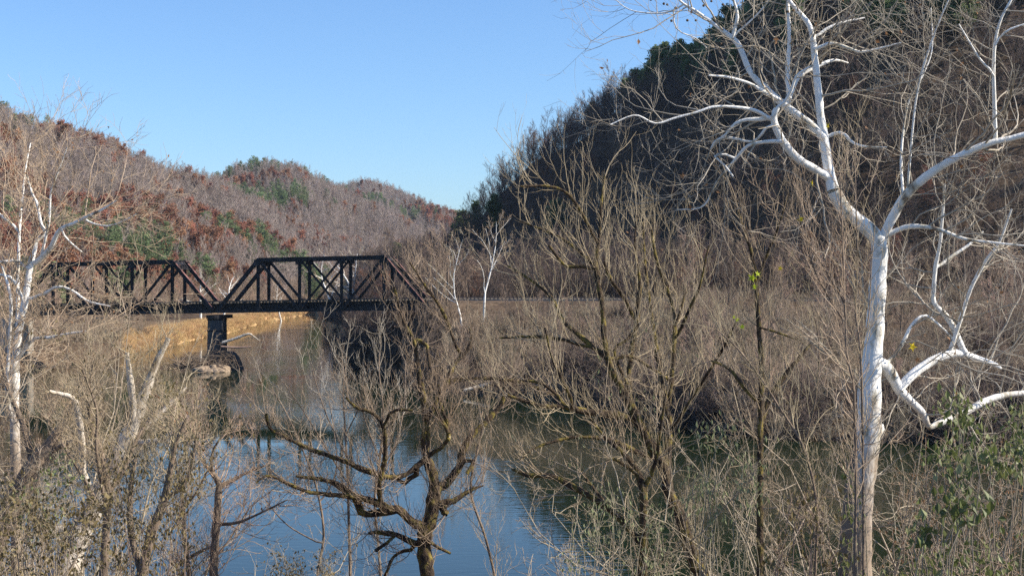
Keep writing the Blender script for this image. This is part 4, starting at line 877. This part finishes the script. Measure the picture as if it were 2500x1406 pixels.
NT = [[(1856, 1450, 9), (1856, 1200, 8), (1857, 1012, 7), (1860, 905, 6.5), (1853, 800, 6), (1847, 712, 5.4), (1836, 622, 4.6), (1818, 568, 3), (1800, 510, 2)],
      [(1850, 690, 4.5), (1872, 622, 3.6), (1886, 590, 3), (1905, 540, 2.4), (1925, 470, 1.6)], [(1858, 1030, 7), (1878, 977, 7.5), (1905, 935, 7), (1930, 900, 6), (1968, 853, 4), (2000, 820, 2)],
      [(1850, 980, 5), (1820, 950, 5), (1780, 900, 4), (1735, 880, 2)], [(1852, 800, 3), (1900, 812, 3), (1945, 830, 2)]]
hr, hb, tn, _, _ = hero('slender_tree', 'slender mossy tree with two lime green leaf tufts, left of the big sycamore', 'tree', 22, NT, M['moss'], M['twig_tan'], dict(TWK, dens=8), .4, 16, gnarl=.08)
for k, (X, y, s, mt) in enumerate([(1836, 678, .085, 'leaf_lime'), (1850, 668, .06, 'leaf_lime'), (1842, 700, .06, 'leaf_lime'), (1905, 655, .05, 'leaf_yellow'), (1800, 780, .05, 'leaf_lime'), (1812, 798, .06, 'leaf_lime'), (1792, 774, .04, 'leaf_lime')]):
    lobed_leaf(hr, hb, X, y, 21.7, s, M[mt], 20 + k)
SAP = [([[(2088, 1400, 3.5), (2090, 1150, 3.5), (2086, 1000, 3.22), (2084, 941, 3.08), (2067, 860, 2.94), (2064, 780, 2.8), (2059, 657, 2.38), (2055, 550, 1.96), (2050, 420, 1.4)], [(2064, 790, 2.1), (2020, 720, 2.1), (1985, 650, 1.68), (1960, 560, 1.26), (1935, 500, 0.7)], [(2062, 740, 2.1), (2010, 650, 1.82), (1975, 590, 1.4), (1955, 480, 0.84)]], 14, 'slim pale sapling crossing just left of the big sycamore trunk'),
       ([[(2108, 1300, 2.8), (2105, 1000, 2.8), (2100, 850, 2.66), (2089, 763, 2.52), (2093, 656, 2.24), (2091, 550, 1.82), (2087, 400, 1.26), (2090, 320, 0.84)], [(2100, 850, 1.82), (2120, 780, 1.68), (2128, 640, 1.26), (2135, 560, 0.7)]], 14.4, 'slim dark sapling rising right against the big sycamore trunk'),
       ([[(1990, 1450, 3.5), (1995, 1250, 3.5), (1965, 1100, 3.08), (1900, 990, 2.8), (1855, 920, 2.38), (1800, 850, 2.1), (1745, 800, 1.4)], [(1960, 1100, 2.1), (1990, 980, 2.1), (2000, 850, 1.68), (1985, 760, 1.4), (1960, 680, 0.7)]], 16, 'slender sapling bending left below the lime leaf tufts')]
for k, (lm, d, lb) in enumerate(SAP):
    hero('sapling', lb, 'sapling', d, lm, M['bark'], M['twig_tan'], dict(dens=7, L=.75, k2=4, k3=2, up=.9, r=.005, trunkdens=1, ang=(25, 50), rmin=.0016), .3, 30 + k)
# trees at the lower left
LT = [([[(130, 1500, 42), (150, 1406, 36), (190, 1310, 30), (225, 1240, 26), (262, 1165, 20), (300, 1080, 17), (330, 1030, 15), (350, 970, 13), (380, 890, 9), (412, 825, 6)], [(318, 1070, 9), (325, 1000, 9), (318, 930, 8), (310, 860, 5)], [(300, 1090, 9), (360, 1040, 7), (420, 980, 5), (455, 945, 3)], [(240, 1220, 9), (205, 1160, 8), (200, 1080, 8), (188, 1000, 8), (176, 970, 6), (120, 955, 4)], [(330, 1080, 8), (400, 1070, 6), (470, 1010, 4), (520, 960, 2)]], 38, 'snag', 'broken leaning tree with bleached snags at the lower left', 'leaning_tree'),
      ([[(-60, 1450, 40), (-10, 1300, 34), (40, 1220, 30), (80, 1150, 26), (115, 1095, 18), (160, 1030, 10), (200, 960, 5)], [(80, 1150, 9), (60, 1050, 7), (20, 950, 5), (0, 860, 4)], [(110, 1110, 7), (170, 1080, 6), (240, 1060, 4)]], 42, 'bark', 'thick brown trunk leaning right at the left edge', 'leaning_tree'),
      ([[(250, 1500, 12), (252, 1406, 11), (258, 1290, 10), (262, 1200, 9), (250, 1120, 7), (225, 1040, 5.5), (215, 960, 4), (230, 880, 2.5)], [(262, 1260, 6), (238, 1230, 5), (205, 1170, 4), (150, 1080, 3)], [(260, 1210, 6), (300, 1150, 5), (340, 1060, 4), (385, 1000, 3)], [(258, 1240, 5), (235, 1100, 4), (235, 1000, 3), (200, 900, 2)]], 32, 'bark', 'upright brown stemmed tree at the lower left beside the leaf covered stems', 'small_tree'),
      ([[(516, 1500, 12), (520, 1406, 11), (526, 1300, 10), (532, 1220, 9), (533, 1180, 8), (515, 1150, 6), (498, 1130, 4), (480, 1090, 3), (470, 1040, 2)], [(533, 1190, 6), (570, 1170, 4), (610, 1150, 3), (650, 1135, 2)], [(528, 1280, 5), (580, 1275, 3.5), (640, 1250, 2.5), (700, 1220, 1.6)], [(515, 1150, 4), (520, 1100, 3), (545, 1060, 2)], [(526, 1330, 4), (480, 1350, 4), (430, 1380, 3)]], 30, 'bark', 'small upright tree with reddish twigs between the left thicket and the water', 'small_tree'),
      ([[(470, 1500, 6), (462, 1406, 5.6), (450, 1300, 5), (445, 1220, 4.4), (430, 1140, 3), (420, 1080, 2)], [(448, 1240, 3), (480, 1200, 2.6), (510, 1140, 2)]], 30, 'bark', 'thin stem left of the small reddish twigged tree', 'small_tree'),
      ([[(330, 1480, 13), (345, 1406, 12), (370, 1300, 12), (400, 1220, 10), (415, 1150, 7), (430, 1080, 5), (455, 1020, 3)], [(345, 1400, 9), (320, 1300, 8), (318, 1200, 7), (330, 1120, 5)], [(400, 1220, 6), (450, 1180, 5), (470, 1120, 4), (480, 1060, 2)]], 27, 'bark', 'cluster of leaning stems hung with olive leaves at the lower left', 'small_tree')]
TWB = dict(dens=6.5, L=1.7, k2=6, k3=4, up=.8, r=.011, trunkdens=.8, ang=(25, 65), rmin=.003)
for k, (lm, d, mt, lb, nm) in enumerate(LT):
    hr, hb, tp, _, _ = hero(nm, lb, 'tree', d, lm, M[mt], M['twig_rust'] if k == 3 else M['twig_tan'], dict(TWB, L=(1.1, 1.8, 1.4, 1.25, 1.1, 1.0)[k]), .5, 40 + k, gnarl=.08)
    if k in (5, 2, 3):
        f = {5: .2, 2: .08, 3: .03}[k]; sel = tp[(rng.random(len(tp)) < f)]; sel = np.repeat(sel, 2, 0); sel = sel + rng.normal(0, .05, sel.shape)
        link('leaves', leaf_mesh('leaves', sel, .085, M['leaf_brown'] if k == 3 else M['leaf_olive'], .6, 50 + k, hb, .5), hr)

# ------------------------------------------------------------------ saplings and shrubs of the near bank
sp_ = []
for k in range(5):
    a, b, t_ = bare_proto('sp%d' % k, 8.5 + k * .6, 400 + k, .035, (11, 5, 5), .25, (30, 75), .15, .2, wood=M['twig_grey'], twig=M['twig_tan'] if k % 2 else M['twig_grey'], sides=6, thick=.45, multi=3, crown_r=.3)
    sp_.append((a, b))
r_ = np.random.default_rng(70)
def near(kind, X, d, s, protos, label, cat, group=None, names=('stems', 'twigs')):
    x = at(X, d); return place(kind, x, d, protos, label, cat, group, s, names=names)
for k in range(30):
    X = r_.uniform(1720, 2620); d = r_.uniform(22, 38)
    near('sapling', X, d, r_.uniform(.55, 1.0), sp_[k % 5], 'leafless multi stemmed sapling in the thicket ' + ('left' if X < 2110 else 'right') + ' of the big sycamore trunk', 'sapling', 'saplings ' + ('left' if X < 2110 else 'right') + ' of the big sycamore')
for k in range(9):
    X = r_.uniform(1120, 1700); d = r_.uniform(28, 38)
    near('sapling', X, d, r_.uniform(.55, .85), sp_[k % 5], 'leafless sapling on the near bank below the mossy trees', 'sapling', 'saplings below the mossy trees')
PS = [([[(855, 1460, 3.72), (852, 1300, 3.41), (848, 1150, 3.1), (842, 1040, 2.48), (838, 950, 1.86), (846, 870, 1.28)], [(850, 1120, 2.17), (800, 1020, 1.86), (770, 930, 1.364), (750, 850, 0.8)], [(845, 1060, 1.86), (880, 980, 1.488), (885, 880, 0.8)], [(849, 1180, 1.86), (800, 1100, 1.86), (745, 1010, 1.488), (690, 930, 0.96)]], 31, 'pale forked sapling with upright shoots left of the gnarled tree'),
      ([[(770, 1500, 3.72), (775, 1400, 3.1), (790, 1300, 3.1), (770, 1180, 2.48), (735, 1090, 1.86), (700, 1010, 1.6), (665, 950, 0.8)], [(780, 1230, 1.86), (820, 1150, 1.612), (815, 1050, 1.6), (800, 960, 0.8)], [(786, 1330, 1.86), (700, 1280, 1.612), (640, 1210, 1.12)]], 33, 'pale thin sapling leaning left over the blue water'),
      ([[(930, 1480, 3.72), (925, 1350, 3.1), (915, 1220, 3.1), (930, 1100, 2.48), (935, 1000, 1.86), (925, 900, 1.6), (930, 820, 0.8)], [(918, 1200, 1.86), (960, 1100, 1.612), (985, 1000, 1.6), (990, 880, 0.8)], [(925, 1120, 1.86), (890, 1020, 1.364), (870, 930, 0.8)]], 32, 'pale sapling with shoots rising just left of the gnarled tree trunk'),
      ([[(1215, 1500, 3.72), (1190, 1330, 3.1), (1150, 1200, 2.79), (1170, 1080, 2.48), (1195, 980, 1.86), (1200, 900, 1.6)], [(1165, 1100, 1.86), (1120, 980, 1.488), (1110, 880, 0.96)], [(1180, 1040, 1.86), (1240, 940, 1.488), (1270, 860, 0.96)]], 33, 'pale sapling rising between the gnarled tree and the mossy forked tree')]
for k, (lm, d, lb) in enumerate(PS):
    hero('sapling', lb, 'sapling', d, lm, M['bark'], M['twig_pale'] if k < 3 else M['twig_tan'], dict(dens=(2.6, 1.8, 3, 3.4)[k], L=1.0, k2=4, k3=3, up=1.1, r=.007, trunkdens=1, ang=(22, 50), rmin=.003), .4, 80 + k)
for k in range(18):
    X = r_.uniform(-150, 400); d = r_.uniform(40, 60) if X < 200 else r_.uniform(34, 46)
    near('sapling', X, d, r_.uniform(.9, 1.5) if X < 300 else r_.uniform(.7, 1.0), sp_[k % 5], 'leafless sapling of the brown left thicket, ' + ('beside the left white sycamore' if X < 180 else 'beside the broken snags'), 'sapling', 'saplings beside the ' + ('left white sycamore' if X < 180 else 'broken snags'))

def leafy_shrub(name, label, X0, X1, y0, y1, d0, d1, n, mat, size, seed, stems=40, droop=.8, asp=.6, tight=(1, .78, 9)):
    """arching stems rooted on the bank with leaves clustered along them"""
    global rng
    rng = np.random.default_rng(seed); cx = (X0 + X1) / 2; dm = (d0 + d1) / 2; bx = at(cx, dm); bz = ground_z(bx, dm) - .2; base = np.array([bx, dm, bz])
    T = Tubes(); cl = []
    for k in range(stems):
        d = rng.uniform(d0, d1); tip = px(rng.uniform(X0, X1), y0 + (y1 - y0) * rng.random() ** 1.3, d); b0 = np.array([tip[0] * .5 + bx * .5 + rng.normal(0, .3), d + rng.normal(0, .3), 0]); b0[2] = ground_z(b0[0], b0[1]) - .1
        u = np.linspace(0, 1, 12)[:, None]; mid = (b0 + tip) / 2 + np.array([rng.normal(0, .25), 0, .5]); P = (1 - u) ** 2 * b0 + 2 * u * (1 - u) * mid + u * u * tip; P += rng.normal(0, .02, P.shape) + np.cumsum(rng.normal(0, .05, P.shape), 0) * (1 - u)
        R = np.linspace(.012, .004, 12); T.add(P[None], R[None], 5)
        S, D, L, R2 = kids(P[None], R[None], np.array([1.2]), 9, tight[1], 1, (25, 80), (.2, .55), .6, .8); P1, R1 = grow(S, D, L * tight[0], np.maximum(R2, .003), 5, .2, -.2, .5); T.add(P1, R1, 3); cl.append(P1.reshape(-1, 3)); cl.append(P[tight[2]:])
    root = empty(name, tuple(base), label, 'shrub'); link('stems', T.mesh('stems', M['twig_brown'] if seed in (6, 7, 8, 10, 12) else M['twig_grey'], base), root)
    c = np.concatenate(cl); c = c[rng.integers(0, len(c), n)] + rng.normal(0, size * .6, (n, 3))
    link('leaves', leaf_mesh('leaves', c, size, mat, droop, seed, base, asp), root); return root
leafy_shrub('leafy_vine', 'dark green leafy vine mass under the low white limb at the right edge', 2270, 2520, 985, 1150, 13.5, 15.5, 620, M['leaf_green'], .08, 1, 20, tight=(.7, .95, 11))
leafy_shrub('leafy_vine', 'strand of hanging green leaves below the vine mass, right of the sycamore trunk', 2330, 2400, 1090, 1290, 13, 14, 110, M['leaf_green'], .11, 2, 8, tight=(.5, .95, 11))
leafy_shrub('leafy_vine', 'tuft of bright green leaves low between sycamore trunk and vine mass', 2240, 2310, 1230, 1300, 13, 13.6, 36, M['leaf_green'], .11, 3, 4, tight=(.4, .95, 11))
leafy_shrub('leafy_vine', 'ivy with green leaves climbing the foot of the big white sycamore', 2066, 2096, 1100, 1406, 16.6, 17, 90, M['leaf_green'], .08, 4, 6, tight=(.3, .9, 10))
leafy_shrub('leafy_shrub', 'shrub with pale drooping leaves between mossy tree and slender tree', 1690, 1850, 1020, 1260, 18, 20, 300, M['leaf_pale'], .085, 5, 16, 1.2, .35, (.8, .92, 11))
leafy_shrub('leafy_shrub', 'shrub with olive leaves along the bottom edge near the right', 1880, 2060, 1150, 1406, 15, 17, 240, M['leaf_olive'], .07, 6, 18, 1., tight=(.8, .9, 10))
leafy_shrub('leafy_shrub', 'rust brown seed hung shrub right of the big sycamore trunk', 2170, 2520, 1060, 1406, 14, 18, 1100, M['leaf_brown'], .035, 7, 34, 1., .4)
leafy_shrub('leafy_shrub', 'low dark green vine tangle along the bottom edge right of the sycamore', 2180, 2460, 1320, 1406, 13, 14.5, 340, M['leaf_green'], .08, 8, 14)
leafy_shrub('leafy_shrub', 'shrub with pale drooping leaves at the bottom below the mossy low limb', 1370, 1620, 1180, 1406, 20, 23, 420, M['leaf_pale'], .075, 9, 22, 1.1, .4, (.9, .9, 10))
leafy_shrub('leafy_shrub', 'olive green leafy bush filling the bottom left corner', -40, 250, 1190, 1420, 17, 22, 1900, M['leaf_olive'], .07, 10, 44, .4)
leafy_shrub('leafy_shrub', 'green leaved bush behind the corner bush at the bottom left', 20, 190, 1120, 1300, 21, 24, 350, M['leaf_green'], .08, 11, 16, .5)
leafy_shrub('leafy_shrub', 'stems wrapped in withered olive leaves at the lower left', 270, 470, 1060, 1406, 24, 28, 1500, M['leaf_olive'], .08, 12, 26, .9, .5)
leafy_shrub('leafy_shrub', 'low brown green bush at the bottom edge left of the gnarled tree', 660, 830, 1340, 1420, 24, 27, 900, M['leaf_olive'], .06, 13, 30, .4)

# ------------------------------------------------------------------ air
hz = bpy.data.materials.new('valley_haze'); hz.use_nodes = True; nt = hz.node_tree; nt.nodes.remove(nt.nodes['Principled BSDF'])
pv = nt.nodes.new('ShaderNodeVolumePrincipled'); pv.inputs['Color'].default_value = (.62, .78, 1, 1); pv.inputs['Density'].default_value = .000042; pv.inputs['Anisotropy'].default_value = .2
nt.links.new(pv.outputs[0], nt.nodes['Material Output'].inputs['Volume'])
bx = Boxes(); bx.beam((0, -60, 91), (0, 4700, 91), 14000, 188); ho = bx.build('haze', hz); tag(ho, kind='stuff')
